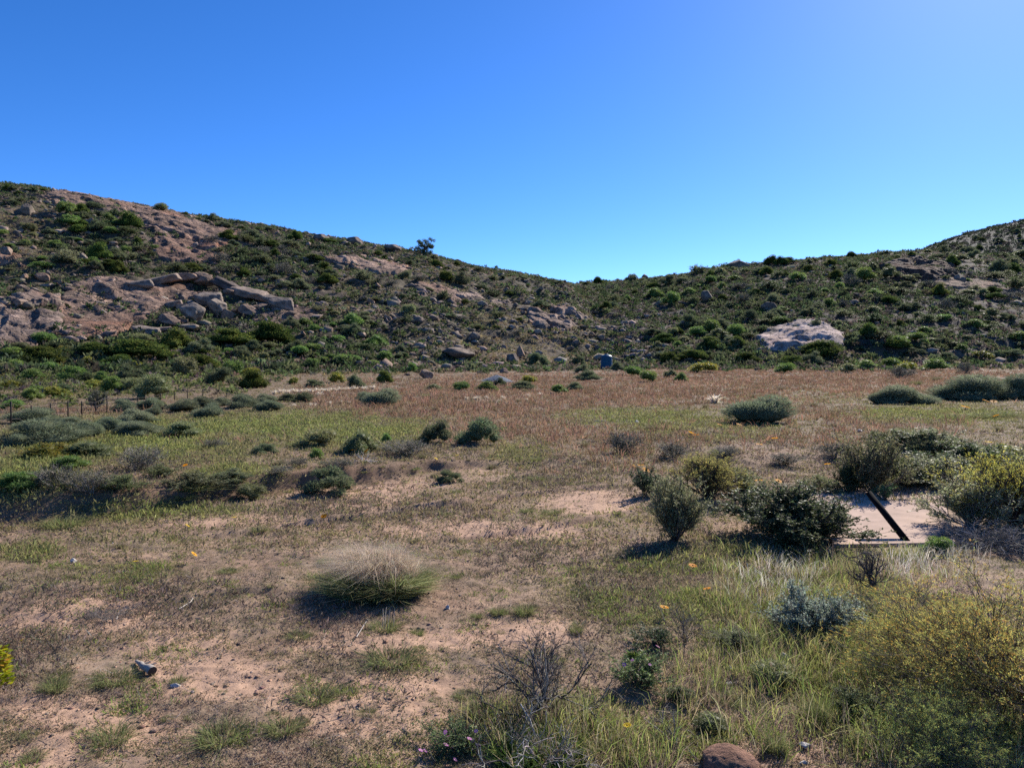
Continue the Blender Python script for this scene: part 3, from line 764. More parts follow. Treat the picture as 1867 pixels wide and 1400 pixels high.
# named bushes: (kind, centre column, bottom row, width, height, label)
BUSHES = [
 # hill foot, left
 ('ever', 78, 666, 78, 34, 'wide dark olive bush at the hill foot near the left edge'),
 ('ever', 178, 652, 64, 24, 'low dark bush between two larger ones at the left hill foot'),
 ('ever', 256, 662, 104, 42, 'largest dark evergreen bush at the left hill foot'),
 ('ever', 216, 675, 58, 26, 'dark bush just in front of the largest evergreen at the left hill foot'),
 ('ever', 319, 640, 64, 38, 'round dark bush right of the largest evergreen and above the pale grey stone'),
 ('mid', 366, 648, 46, 28, 'blue green bush between the round dark bush and the twin dark bush'),
 ('ever', 416, 634, 86, 34, 'twin topped dark bush below the boulder pile'),
 ('ever', 364, 680, 64, 32, 'dark domed bush right of the pale grey stone at the hill foot'),
 ('ever', 494, 632, 72, 44, 'tall dark green bush under the brown rock pavement'),
 ('ever', 460, 708, 46, 32, 'dark brown green bush on the flat left of the dry white grass'),
 ('mid', 405, 702, 50, 30, 'dull green bush on the flat behind the cushion bushes'),
 ('mid', 238, 694, 50, 26, 'green bush on the flat behind the grey dry shrub'),
 ('yellow', 235, 676, 46, 12, 'yellow flowering low bush in front of the dark evergreens'),
 ('yellow', 20, 708, 32, 14, 'yellow tinged low bush at the left edge behind the fence'),
 ('yellow', 110, 724, 34, 14, 'yellow green low bush behind the fence by the pale pink stone'),
 ('fresh', 60, 732, 34, 22, 'bright green leafy bush behind the fence near the left edge'),
 ('fresh', 130, 695, 52, 24, 'bright green bush behind the fence below the low dark bush'),
 ('fresh', 28, 676, 42, 20, 'light green bush at the left edge left of the wide dark olive bush'),
 ('fresh', 20, 748, 32, 16, 'round bright green bush seen over the first fence post'),
 ('olive', 278, 728, 66, 40, 'pale feathery olive shrub behind the cushion bushes'),
 ('olive', 240, 716, 34, 22, 'small olive shrub left of the pale feathery shrub'),
 # cushions, left
 ('cush', 60, 774, 80, 28, 'broad cushion bush beside the first fence post'),
 ('cush', 126, 776, 50, 16, 'flat cushion bush right of the broad one along the fence'),
 ('cush', 84, 815, 132, 44, 'largest blue green cushion bush on the left of the field'),
 ('cush', 40, 818, 50, 26, 'dark cushion bush hugging the left side of the largest cushion bush'),
 ('cush', 157, 798, 44, 26, 'rounded cushion bush touching the right of the largest one'),
 ('cush', 196, 790, 52, 26, 'cushion bush third to the right from the largest one'),
 ('cush', 240, 774, 58, 24, 'cushion bush behind the wide double cushion bush'),
 ('cush', 252, 796, 76, 26, 'wide double cushion bush in front of the row on the left'),
 ('cush', 225, 752, 36, 22, 'small cushion bush at the back left of the row'),
 ('cush', 274, 748, 44, 20, 'cushion bush at the back of the row behind two others'),
 ('cush', 280, 758, 28, 16, 'little olive cushion bush in the middle of the row'),
 ('cush', 272, 772, 34, 14, 'low flat cushion bush right behind the wide double one'),
 ('cush', 335, 752, 52, 22, 'cushion bush left of the lone dark cushion bush'),
 ('cush', 380, 762, 48, 22, 'lone dark cushion bush standing forward on short grass'),
 ('cush', 372, 744, 44, 18, 'cushion bush behind the lone dark cushion bush'),
 ('cush', 405, 740, 28, 14, 'small dark cushion bush left of a broad one at the back'),
 ('cush', 440, 744, 60, 24, 'broad cushion bush at the right end of the back row'),
 ('cush', 490, 750, 46, 18, 'last cushion bush on the right before the dry white grass'),
 ('cush', 480, 735, 36, 14, 'faint cushion bush behind the last one on the right'),
 ('cush', 702, 741, 60, 27, 'dark oval cushion bush in the middle of the red grass'),
 ('cush', 668, 736, 40, 18, 'olive cushion bush touching the left of the dark oval one'),
 ('mid', 552, 734, 36, 18, 'bluish bush at the left end of the dry white grass'),
 ('mid', 525, 732, 40, 14, 'low bluish bush left of the dry white grass'),
 # mid field
 ('olive', 334, 798, 60, 26, 'low brownish bush on short grass right of the cushion row'),
 ('grey', 390, 818, 42, 20, 'small grey twiggy shrub on the short grass'),
 ('olive', 155, 836, 92, 30, 'long low dark olive bush in front of the cushion row'),
 ('grey', 250, 862, 84, 46, 'domed purple grey twiggy shrub on the left of the field'),
 ('grey', 108, 896, 84, 46, 'grey twiggy shrub behind the shaded bank on the left'),
 ('grey', 168, 918, 78, 58, 'dark grey twiggy shrub at the lip of the shaded bank'),
 ('mid', 60, 892, 60, 30, 'green leafy bush left of the grey shrubs by the bank'),
 ('olive', 578, 816, 62, 28, 'dark wedge shaped bush alone on the short grass'),
 ('olive', 660, 828, 66, 42, 'tallish olive bush behind the bleached dead sticks'),
 ('fresh', 703, 808, 24, 18, 'small fresh green bush right of the tallish olive bush'),
 ('fresh', 575, 838, 26, 18, 'small yellow green bush below the dark wedge shaped bush'),
 ('mid', 484, 828, 40, 18, 'small dark bush left of the small yellow green bush'),
 ('grey', 540, 852, 44, 20, 'brownish twiggy tuft in front of the small yellow green bush'),
 ('grey', 506, 884, 48, 30, 'dark grey twiggy bush at the top of the eroded bank'),
 ('mid', 600, 905, 94, 50, 'dark green bush leaning over the eroded bank'),
 ('grey', 622, 880, 54, 36, 'grey dry top beside the dark green bush over the bank'),
 ('grey', 748, 834, 86, 32, 'wide grey twiggy bush left of the two dark round bushes'),
 ('mid', 798, 810, 54, 38, 'dark round bush left of the larger rounded one in mid field'),
 ('mid', 868, 812, 82, 48, 'larger rounded green bush in the middle of the field'),
 ('mid', 820, 882, 46, 24, 'low dark plant on bare reddish ground below the rounded bushes'),
 ('grey', 1130, 826, 62, 36, 'grey twiggy bush on the right of centre in reddish grass'),
 ('grey', 1330, 838, 50, 26, 'dark twiggy plant on the dirt bank behind the yellow broom'),
 ('cush', 1395, 772, 112, 42, 'big dark blue green cushion bush on the right of the field'),
 ('cush', 1650, 738, 100, 34, 'long dark cushion bush left of the widest one on the right'),
 ('cush', 1612, 737, 42, 20, 'low cushion bush at the left end of the long dark one'),
 ('cush', 1790, 732, 150, 46, 'widest dark cushion bush on the right side of the field'),
 ('cush', 1735, 730, 60, 24, 'cushion bush overlapping the left of the widest one'),
 ('cush', 1855, 728, 60, 40, 'cushion bush cut by the right edge of the picture'),
 ('open', 1690, 832, 108, 52, 'dark shaded bush in the hollow of the right bank'),
 ('open', 1740, 830, 60, 34, 'dark bush right of the shaded bush in the hollow'),
 # foot, middle and right
 ('mid', 650, 708, 32, 24, 'blue green round bush at the foot of the middle slope'),
 ('ever', 702, 698, 28, 22, 'dark leafy bush right of the blue green round bush'),
 ('fresh', 750, 680, 20, 16, 'small round green bush at the bottom of the middle slope'),
 ('yellow', 612, 698, 30, 20, 'olive yellow bush at the foot of the slope left of the blue green bush'),
 ('mid', 575, 706, 34, 14, 'flat green bush at the left start of the red grass'),
 ('olive', 790, 712, 30, 12, 'low bush at the back edge of the red grass'),
 ('fresh', 840, 713, 30, 14, 'small bush left of the gravel heap'),
 ('fresh', 890, 713, 44, 18, 'light green bush in front of the gravel heap'),
 ('mid', 910, 703, 22, 14, 'bush hiding the middle of the gravel heap'),
 ('mid', 950, 711, 48, 15, 'flat dark green bush right of the gravel heap'),
 ('yellow', 964, 701, 30, 16, 'yellowish bush right behind the gravel heap'),
 ('fresh', 1020, 719, 28, 16, 'green bush alone on the red grass left of centre right'),
 ('mid', 1045, 712, 30, 15, 'dark bush touching the lone green bush on the red grass'),
 ('mid', 1068, 694, 42, 18, 'broad blue green bush in front of the water tank'),
 ('mid', 1062, 680, 24, 14, 'dark bush left behind the broad blue green bush'),
 ('mid', 980, 668, 38, 24, 'dark grey green bush among the boulders left of the tank'),
 ('mid', 1055, 668, 26, 22, 'dark bush just left of the water tank'),
 ('mid', 1128, 676, 24, 16, 'dark blue bush at the right foot of the water tank'),
 ('fresh', 1155, 686, 30, 15, 'green bush right of the water tank'),
 ('fresh', 1183, 697, 30, 18, 'dark green round bush on the grass edge right of the tank'),
 ('fresh', 1243, 696, 21, 17, 'bright green bush alone at the edge of the red grass'),
 ('mid', 1222, 688, 22, 13, 'small bush left of the lone bright green bush'),
 ('ever', 1220, 664, 34, 20, 'dark bush at the hill foot right of the tank'),
 ('ever', 1262, 662, 52, 22, 'wide olive bush at the hill foot right of the tank'),
 ('yellow', 1282, 680, 52, 18, 'yellow green low bush in front of the wide olive bush'),
 ('ever', 1358, 665, 48, 22, 'dark bush at the hill foot left of the pale granite dome'),
 ('ever', 1210, 630, 40, 22, 'dark bush above the scree near the saddle foot'),
 ('ever', 1296, 636, 40, 22, 'dark bush on the slope left of the granite dome'),
 ('mid', 1335, 636, 40, 22, 'dark purple bush touching the lower left of the granite dome'),
 ('ever', 1490, 656, 84, 34, 'largest dark bush in front of the pale granite dome'),
 ('mid', 1481, 668, 40, 26, 'green bush in front of the largest dark bush by the dome'),
 ('ever', 1442, 668, 42, 18, 'dark bush left of the green one in front of the dome'),
 ('fresh', 1430, 681, 34, 16, 'bright little bush on the grass edge below the dome'),
 ('ever', 1635, 646, 46, 26, 'dark bush with a tail of shade right of the granite dome'),
 ('mid', 1670, 652, 36, 17, 'blue green bush right of the dark bush beyond the dome'),
 ('mid', 1715, 634, 34, 14, 'dark low bush at the hill foot on the far right'),
 ('fresh', 1580, 674, 36, 18, 'green bush on the grass edge right of the dome'),
 ('fresh', 1625, 672, 30, 16, 'light green bush second right of the dome on the grass edge'),
 ('yellow', 1655, 676, 36, 16, 'yellowish bush between green ones on the far grass edge'),
 ('fresh', 1705, 677, 42, 20, 'bright grass green bush on the far right grass edge'),
 ('mid', 1728, 660, 32, 17, 'blue green bush behind the grass green bush on the far right'),
 ('yellow', 1788, 660, 34, 20, 'vivid yellow green bush on the far right'),
 ('mid', 1842, 653, 34, 16, 'green bush near the right edge at the hill foot'),
 ('mid', 1815, 655, 28, 14, 'small bush between the vivid bush and the right edge'),
 ('grey', 1640, 690, 54, 26, 'grey twiggy bush standing on the red grass at right'),
 ('olive', 1545, 680, 28, 16, 'small olive bush on the red grass edge at right'),
 ('grey', 1762, 682, 30, 24, 'grey twiggy bush at the far right below the vivid bush'),
]
BUSHES += [('open', 1650, 892, 110, 62, 'sage bush behind the slab between the rounded olive bush and the yellow broom'), ('open', 1750, 872, 130, 60, 'sage bush under the yellow flowers left of the right edge'), ('open', 1556, 900, 60, 50, 'sage bush leaning on the left of the rounded olive bush'),
 ('open', 1812, 862, 90, 52, 'green sage bush with yellow flowers near the right edge'), ('open', 1862, 905, 90, 60, 'sage bush cut by the right edge above the broom'), ('yellow', 1835, 845, 74, 34, 'yellow flowered green bush at the right edge under the bank'), ('mid', 1690, 838, 70, 44, 'black green bush in the deepest shade of the right hollow'), ('olive', 1640, 815, 70, 30, 'olive bush at the left end of the right hollow'), ('open', 1600, 812, 60, 26, 'dry looking bush on the bank above the rounded olive bush'),
 ('grey', 1520, 838, 70, 26, 'greyish bush on the dirt bank left of the rounded olive bush'), ('open', 1350, 905, 80, 50, 'dark bush between the yellow broom and the broad dark green bush'), ('grey', 1430, 850, 60, 24, 'low greyish bush on the right part of the dirt bank'), ('grey', 1230, 838, 60, 30, 'low greyish bush on the left part of the dirt bank'),
 ('open', 1215, 915, 46, 40, 'small bush squeezed between the blue green one and the upright one')]
BUSHES += [('open', 1575, 1140, 66, 44, 'small sage herb bush right of the blue grey mat bush'), ('fresh', 1706, 1012, 46, 28, 'bright green bush right of the foot of the black post'), ('open', 1345, 1190, 70, 42, 'small green bush in the tall grass right of the sparse bare twigs'), ('olive', 1420, 1256, 76, 40, 'olive clump in the tall grass above the white scraps'), ('open', 1545, 1306, 74, 50, 'green bush between the tall grass and the lower broom'), ('fresh', 1625, 1176, 50, 56, 'bright yellow green grassy bush left of the large orange broom'), ('olive', 1300, 1338, 64, 34, 'olive clump above the brown mound'), ('open', 1235, 1290, 60, 34, 'small dark herb bush right of the large bare bush'),
 ('mid', 420, 896, 66, 34, 'dark bush hanging over the eroded bank left of the grey twiggy one'), ('open', 350, 916, 84, 34, 'loose green bush on the lit left part of the bank'), ('olive', 462, 912, 50, 26, 'small olive bush at the foot of the eroded bank'), ('open', 225, 905, 70, 40, 'loose green bush right of the dark grey twiggy shrub on the bank'), ('fresh', 30, 905, 70, 40, 'bright green bush at the left edge above the shaded bank'), ('fresh', 130, 860, 60, 26, 'yellow green bush behind the grey twiggy shrubs on the left'), ('yellow', 95, 838, 90, 22, 'yellow flowering strip of low bush in front of the largest cushion bush'), ('open', 300, 872, 50, 24, 'loose olive bush right of the domed purple grey shrub')]
for b in BUSHES: bush(*b)

# ---- hillside shrubs, one object each
def hillshrubs(poly, n, sizes, kinds, place, group, mind=.62):
    for (a, b, s) in scatter(poly, n, mind, (sizes[0], sizes[1] * 1.25), rs, 40, 1.3):
        kd = kinds[int(rs.integers(len(kinds)))]
        if kd in ('mid', 'ever') and rs.random() < .3: kd = 'open'
        look = {'ever': 'dark evergreen', 'mid': 'dull green', 'fresh': 'bright green', 'olive': 'pale olive', 'cush': 'blue green', 'grey': 'grey twiggy', 'yellow': 'yellowish', 'open': 'loose leafy'}[kd]
        bush(kd, a, b, s, s * rs.uniform(.38, .75), f'{look} shrub {place}', f'{look} shrubs {group}')
hillshrubs([(110, 385), (180, 382), (275, 425), (300, 470), (250, 505), (110, 490), (130, 430)], 46, (16, 36), ['mid', 'mid', 'ever', 'fresh'], 'in the thicket high on the left hill', 'of the thicket on the left hill', .5)
hillshrubs([(380, 440), (480, 432), (590, 470), (610, 520), (540, 540), (470, 510), (280, 500), (390, 480)], 56, (14, 32), ['mid', 'grey', 'mid', 'ever'], 'on the green band right of the crest slab', 'of the band right of the crest slab', .5)
hillshrubs([(250, 380), (520, 424), (700, 452), (860, 490), (1040, 520), (1040, 535), (840, 510), (600, 460), (420, 425)], 42, (9, 20), ['mid', 'ever', 'olive'], 'along the skyline of the left hill', 'on the left skyline')
hillshrubs([(0, 342), (90, 352), (60, 372), (0, 380)], 12, (10, 22), ['mid', 'ever'], 'on the left hill top by the picture edge', 'on the top left')
hillshrubs([(0, 610), (200, 630), (520, 610), (600, 660), (560, 700), (0, 730)], 62, (14, 34), ['mid', 'fresh', 'fresh', 'olive', 'yellow'], 'at the foot of the left hill', 'at the foot of the left hill', .55)
hillshrubs([(0, 430), (110, 400), (120, 500), (0, 530)], 22, (12, 28), ['mid', 'olive', 'fresh'], 'among boulders at the far left of the slope', 'among boulders at far left')
hillshrubs([(470, 600), (700, 590), (760, 650), (700, 670), (500, 670)], 40, (14, 32), ['fresh', 'mid', 'mid', 'fresh'], 'left of the long dark boulder', 'of the lush lower slope', .55)
hillshrubs([(560, 500), (850, 510), (1000, 560), (960, 620), (720, 600), (560, 580)], 52, (10, 26), ['mid', 'grey', 'olive', 'open', 'ever'], 'on the rocky middle slope', 'of the rocky middle slope')
hillshrubs([(1060, 518), (1300, 490), (1560, 470), (1700, 460), (1867, 462), (1867, 478), (1560, 490), (1300, 508), (1060, 530)], 58, (9, 24), ['mid', 'ever', 'mid', 'olive'], 'along the skyline of the right hill', 'on the right skyline', .55)
hillshrubs([(1060, 525), (1300, 510), (1560, 490), (1560, 590), (1380, 600), (1200, 600), (1090, 570)], 90, (10, 26), ['mid', 'grey', 'ever', 'fresh', 'open', 'mid'], 'in the hollow between the hills', 'of the shaded hollow', .55)
hillshrubs([(1560, 490), (1867, 480), (1867, 600), (1560, 590)], 80, (11, 28), ['mid', 'ever', 'open', 'grey', 'olive', 'fresh'], 'on the right slope under the crag', 'of the right slope', .55)
hillshrubs([(1180, 600), (1380, 600), (1560, 590), (1867, 600), (1867, 645), (1560, 645), (1550, 600), (1380, 612), (1330, 660), (1200, 655)], 70, (12, 30), ['mid', 'olive', 'ever', 'fresh', 'open'], 'on the slope around the granite dome', 'of the lower right slope', .55)
hillshrubs([(1720, 450), (1867, 416), (1867, 455), (1760, 456)], 22, (5, 10), ['mid', 'ever'], 'on the farthest hill at the right edge', 'on the farthest hill')

# ------------------------------------------------------------------ uncountable growth on the hills
r = np.random.default_rng(11)
def rock_here(px, row):
    m = np.zeros(len(px), bool)
    for (p,) in OUT: m |= inpoly(px, row, p)
    return m
n = 120000
px = r.uniform(-380, 2260, n); f0 = foot(px) - 6 - 26 * np.clip(fbm(px * .02, px * 0, 3, 117) + .55 * r.random(n) ** 3, 0, 1) - 34 * smooth(560, 430, px) * (r.random(n) < .5); f1 = np.where((px > 1620) & (r.random(n) < .5), 700, 305)
f0 = np.where(f1 > 400, 330, f0); Y = f0 + (f1 - f0) * r.random(n) ** .9
x = (px - CX) / F * Y; z = gz(x, Y); row = HY - F * (z - H) / Y
dn = fbm(x * .07, Y * .05, 3, 111); dn2 = fbm(x * .02, Y * .02, 2, 113)
tan = blobs(px, row, [(1000, 600, 150, 60, 1.3), (60, 450, 130, 70, .8), (850, 640, 200, 30, 1.1), (700, 560, 150, 40, .4), (700, 690, 250, 16, .9), (1750, 620, 200, 40, .5), (40, 520, 100, 30, .7), (1500, 655, 350, 14, .8), (900, 560, 150, 50, .35)])
keep = (r.random(n) < np.clip(.72 + dn * 1.4 + .5 * smooth(560, 430, px) * smooth(610, 640, row), .12, 1)) & ~(rock_here(px, row) & (r.random(n) < .985) & (fbm(x * .10, Y * .10, 3, 201) > -.2))
px, Y, x, z, row, tan, dn2, dn = [a[keep] for a in (px, Y, x, z, row, tan, dn2, dn)]
n = len(px)
G = Geo()
ptan = np.clip(.14 + tan * .65 + dn2 * .9, .04, .9) * np.where(px > 1080, .55, 1) * np.where(Y > 330, .15, 1)
u = r.random(n); typ = np.where(u < ptan, 0, np.where(u < ptan + (1 - ptan) * .45, 1, 2))
low = smooth(130, 80, Y - 0)
base = np.array([[.25, .205, .11], [.125, .13, .075], [.07, .10, .04]])[typ]
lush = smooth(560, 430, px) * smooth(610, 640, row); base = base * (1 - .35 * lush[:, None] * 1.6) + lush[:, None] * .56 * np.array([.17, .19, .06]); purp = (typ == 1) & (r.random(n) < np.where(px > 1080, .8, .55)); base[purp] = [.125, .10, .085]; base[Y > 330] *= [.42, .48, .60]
base = base * (1 + .22 * r.normal(size=(n, 1))) * (1 + .07 * r.normal(size=(n, 3)))
sz = np.where(typ == 0, r.uniform(.35, .75, n), r.uniform(.4, 1.25, n) ** 1.2)
sz = sz * np.where(Y > 330, 2.0, 1) * (.45 + .55 * smooth(45, 120, Y))
kk = 13
cen = np.repeat(np.stack([x, Y, z], 1), kk, 0); S_ = np.repeat(sz, kk)
d = unit(r.normal(size=(n * kk, 3))); d[:, 2] = np.abs(d[:, 2]); 
P = cen + d * S_[:, None] * np.array([.5, .5, .42]) * r.uniform(.3, 1, (n * kk, 1))
tp = np.repeat(typ, kk)
D = np.where((tp == 0)[:, None], d * .5 + [0, 0, .9], d + r.normal(size=d.shape) * .7)
leaves(G, P, unit(D), S_ * np.where(tp == 0, .55, .5), S_ * np.where(tp == 0, .14, .30), np.repeat(base, kk, 0) * (1 + .16 * r.normal(size=(n * kk, 1))), r)
tag(G.obj('scrub', M_herb), 'low mixed scrub and tussocks covering the hillsides', 'scrub', kind='stuff')

# merged thickets of darker bushes beyond the ones built singly
n = 15000
px = r.uniform(-380, 2260, n); f0 = foot(px) - 4; far_ = (px > 1620) & (r.random(n) < .4); Y = np.where(far_, r.uniform(330, 660, n), f0 + (312 - f0) * r.random(n) ** .95)
x = (px - CX) / F * Y; z = gz(x, Y); row = HY - F * (z - H) / Y
th = fbm(x * .045, Y * .03, 3, 171) + .35 * blobs(px, row, [(190, 440, 100, 60, 1), (480, 480, 130, 50, 1), (260, 670, 330, 40, .8), (600, 620, 120, 40, .9), (1250, 560, 250, 60, .9), (1650, 560, 300, 60, .8)]) - .3 * blobs(px, row, [(1000, 600, 130, 50, 1), (850, 650, 200, 25, 1), (60, 420, 70, 60, .8)])
keep = (r.random(n) < np.clip(np.where(px < 1060, .03, .14) + 1.7 * th + .9 * far_, 0, .97)) & ~(rock_here(px, row) & (r.random(n) < .93))
px, Y, x, z = [a[keep] for a in (px, Y, x, z)]; n = len(x)
sz = r.uniform(.8, 2.3, n) * np.where(Y > 330, 1.5, 1); kk = 46
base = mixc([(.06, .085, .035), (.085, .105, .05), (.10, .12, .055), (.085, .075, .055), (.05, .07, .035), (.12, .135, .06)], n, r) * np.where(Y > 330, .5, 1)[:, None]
d = unit(r.normal(size=(n * kk, 3))); d[:, 2] = np.abs(d[:, 2]); S_ = np.repeat(sz, kk)
P = np.repeat(np.stack([x, Y, z], 1), kk, 0) + d * S_[:, None] * np.array([.5, .5, .5]) * r.uniform(.55, 1.05, (n * kk, 1))
G = Geo(); leaves(G, P, unit(d + r.normal(size=d.shape) * .6 + [0, 0, .3]), S_ * .32, S_ * .17, np.repeat(base, kk, 0) * (1 + .22 * r.normal(size=(n * kk, 1))), r)
tag(G.obj('thicket', M_herb), 'merged dark thickets covering the slopes between the larger bushes', 'thicket', kind='stuff')

# loose rubble over the hills
n = 22000
px = r.uniform(-350, 2230, n); f0 = foot(px); Y = f0 + (290 - f0) * r.random(n); x = (px - CX) / F * Y; z = gz(x, Y); row = HY - F * (z - H) / Y
rk = blobs(px, row, [(1120, 620, 110, 40, 1.4), (1000, 580, 110, 40, 1), (60, 580, 160, 60, 1), (60, 420, 160, 60, .8), (700, 600, 300, 70, .5), (600, 460, 300, 50, .5), (800, 680, 300, 20, .5)]) + np.where(px < 1080, .32, .17) - .4 * blobs(px, row, [(260, 670, 330, 45, 1), (600, 640, 120, 40, 1)])
keep = r.random(n) < rk * np.clip(.7 + 1.5 * fbm(x * .06, Y * .06, 3, 121), 0, 1)
x, Y, z = x[keep], Y[keep], z[keep]; n = len(x)
bm = bmesh.new(); bmesh.ops.create_icosphere(bm, subdivisions=1, radius=.5); V0 = np.array([v.co[:] for v in bm.verts]); F0 = np.array([[v.index for v in f.verts] for f in bm.faces]); bm.free()
sz = .3 + 2.0 * r.random(n) ** 3.5
V = V0[None] * (1 + .34 * r.normal(size=(n, len(V0), 1))) * sz[:, None, None] * np.stack([r.uniform(.7, 1.4, n), r.uniform(.7, 1.3, n), r.uniform(.35, .8, n)], 1)[:, None, :]
V = V + np.stack([x, Y, z + sz * .1], 1)[:, None, :]
Cc = mixc([(.25, .18, .14), (.21, .175, .145), (.29, .225, .185), (.18, .13, .10)], n, r)
G = Geo(); G.add(V, np.repeat(Cc[:, None], len(V0), 1), T=(np.arange(n)[:, None, None] * len(V0) + F0[None]).reshape(-1, 3))
tag(G.obj('rubble', M_boulder), 'loose stones strewn over the hillsides', 'stones', kind='stuff')

# ------------------------------------------------------------------ field: grass and ground cover
def groundpts(n, y0, y1, power=1.0, pad=60):
    Y = y0 * (y1 / y0) ** (r.random(n) ** power); px = r.uniform(-pad, 1867 + pad, n)
    x = (px - CX) / F * Y; z = gz(x, Y); row = HY - F * (z - H) / Y
    return px, Y, x, z, row

def clump(G, x, y, z, k, size, spreadr, L, W, C, up, lay=False, jit=.16, bl=True, droop=.3):
    n = len(x); m = n * k
    P = np.repeat(np.stack([x, y, z], 1), k, 0); s = np.repeat(size, k)
    a = r.uniform(0, 2 * PI, m); rr = np.sqrt(r.random(m)) * spreadr * s
    P = P + np.stack([rr * np.cos(a), rr * np.sin(a), np.zeros(m)], 1)
    t = np.abs(r.normal(size=m)) * up + .08
    b = a + r.normal(size=m) * .7
    D = np.stack([np.cos(b) * np.sin(t), np.sin(b) * np.sin(t), np.abs(np.cos(t))], 1)
    CC = np.repeat(C, k, 0) * (1 + jit * r.normal(size=(m, 1)))
    LL = L * s * r.uniform(.5, 1.15, m); WW = np.repeat(np.broadcast_to(W, (n,)), k) * r.uniform(.7, 1.3, m)
    if bl: blades(G, P, D, LL, WW, CC, r, droop)
    else: leaves(G, P + D * (LL * .3)[:, None] * r.random((m, 1)), unit(D + r.normal(size=D.shape) * .5), LL * .7, WW, CC, r)

# fine reddish grass
px, Y, x, z, row = groundpts(60000, 14, 135, .62)
b_, rd, gr = zones(px, row, x, Y)
rd = np.clip(rd * (1 + 1.3 * fbm(x * .12, Y * .07, 4, 137)), 0, 1); rd = np.maximum(rd, .10 * smooth(30, 60, Y)) * np.where(z > 2.2, .2, 1) * (1 - .93 * smooth(600, 480, px) * smooth(744, 734, row))
k = r.random(len(px)) < rd * (1 - .6 * gr) * (1 - slabmask(x, Y)); px, Y, x, z, row = [a[k] for a in (px, Y, x, z, row)]
G = Geo(); n = len(x)
C = mixc([(.27, .15, .10), (.23, .135, .09), (.31, .20, .135), (.19, .14, .075)], n, r)
C = C * (1 + .35 * np.clip(fbm(x * .15, Y * .1, 3, 131), -1, 1))[:, None]
clump(G, x, Y, z, 7, r.uniform(.14, .40, n) * (1 + .7 * np.clip(fbm(x * .4, Y * .25, 3, 139), -.6, 1)), .7, 1., .0022 * Y ** .62 * 1.25, C, .5)
tag(G.obj('red_grass', M_grass), 'fine reddish brown grass spread across the field', 'grass', kind='stuff')

# short green growth of the field
px, Y, x, z, row = groundpts(120000, 11, 140, .75)
b_, rd, gr = zones(px, row, x, Y)
w = np.clip(.42 + gr * .9 - .45 * b_, 0, 1) * (1 - .5 * rd) * (1 - slabmask(x, Y)) * (1 - .5 * smooth(60, 110, Y))
k = r.random(len(px)) < w; px, Y, x, z, row, gr = [a[k] for a in (px, Y, x, z, row, gr)]
G = Geo(); n = len(x)
pg = np.clip(gr * 1.0 + .6 * fbm(x * .25, Y * .2, 3, 135), 0, 1)[:, None]
C = mixc([(.25, .21, .10), (.21, .19, .09), (.28, .21, .13)], n, r) * (1 - pg) + mixc([(.235, .25, .08), (.28, .285, .095), (.19, .21, .07)], n, r) * pg
clump(G, x, Y, z, 8, r.uniform(.08, .20, n) * (.8 + .5 * gr), 1.1, .9, .006 * Y ** .5, C, .75, bl=False)
tag(G.obj('short_green_growth', M_herb), 'short olive and green herbs covering the field', 'ground cover', kind='stuff')

px, Y, x, z, row = groundpts(60000, 6, 45, .9)
b_, rd, gr = zones(px, row, x, Y)
n5 = fbm(x * .45, Y * .3, 4, 161)
w = np.clip((.12 + 1.5 * n5 + .8 * blobs(px, row, [(1080, 860, 150, 26, 1), (930, 880, 120, 16, .6), (700, 930, 200, 18, .8), (560, 880, 120, 20, .5), (1450, 830, 150, 26, .6), (350, 1090, 200, 30, .4), (600, 1000, 250, 20, .4), (1250, 800, 150, 20, .5), (830, 830, 160, 16, .5), (200, 880, 200, 40, .4)])) * (1 - .7 * b_), 0, 1) * (1 - slabmask(x, Y)) * (1 - .4 * smooth(25, 45, Y))
k = r.random(len(px)) < w; px, Y, x, z, row = [a[k] for a in (px, Y, x, z, row)]; G = Geo(); n = len(x)
C = mixc([(.17, .13, .11), (.14, .12, .085), (.21, .165, .14), (.13, .13, .07), (.12, .085, .07)], n, r)
clump(G, x, Y, z, 8, r.uniform(.05, .15, n), .9, 1., .0042 * np.sqrt(Y), C, .8, bl=False)
tag(G.obj('dry_heath', M_herb), 'low withered brown plants matting the bare ground', 'ground cover', kind='stuff')

# near ground cover: tiny rosettes, withered litter
px, Y, x, z, row = groundpts(190000, 3.4, 19, .95, 80)
b_, rd, gr = zones(px, row, x, Y)
n3 = fbm(x * 1.1, Y * .9, 3, 141); n4 = fbm(x * 4, Y * 4, 2, 143)
w = np.clip(.52 + .75 * n3 + .5 * n4 + .6 * gr - .50 * b_, .04, 1) * (1 - slabmask(x, Y))
k = r.random(len(px)) < w; px, Y, x, z, row, gr, n3 = [a[k] for a in (px, Y, x, z, row, gr, n3)]
G = Geo(); n = len(x)
hue = np.clip(.5 + fbm(x * .8, Y * .8, 3, 145) * 1.5 + .35 * gr, 0, 1)[:, None]
C = mixc([(.30, .215, .16), (.26, .20, .15), (.36, .27, .20), (.20, .14, .11)], n, r) * (1 - hue) + mixc([(.21, .20, .085), (.25, .22, .095), (.16, .17, .075), (.29, .25, .11)], n, r) * hue
clump(G, x, Y, z, 6, r.uniform(.018, .06, n) * (.8 + .7 * gr), 1.0, 1., .0085, C, 1.0, bl=False)
tag(G.obj('ground_cover', M_herb), 'tiny olive and withered rosettes over the sandy foreground', 'ground cover', kind='stuff')

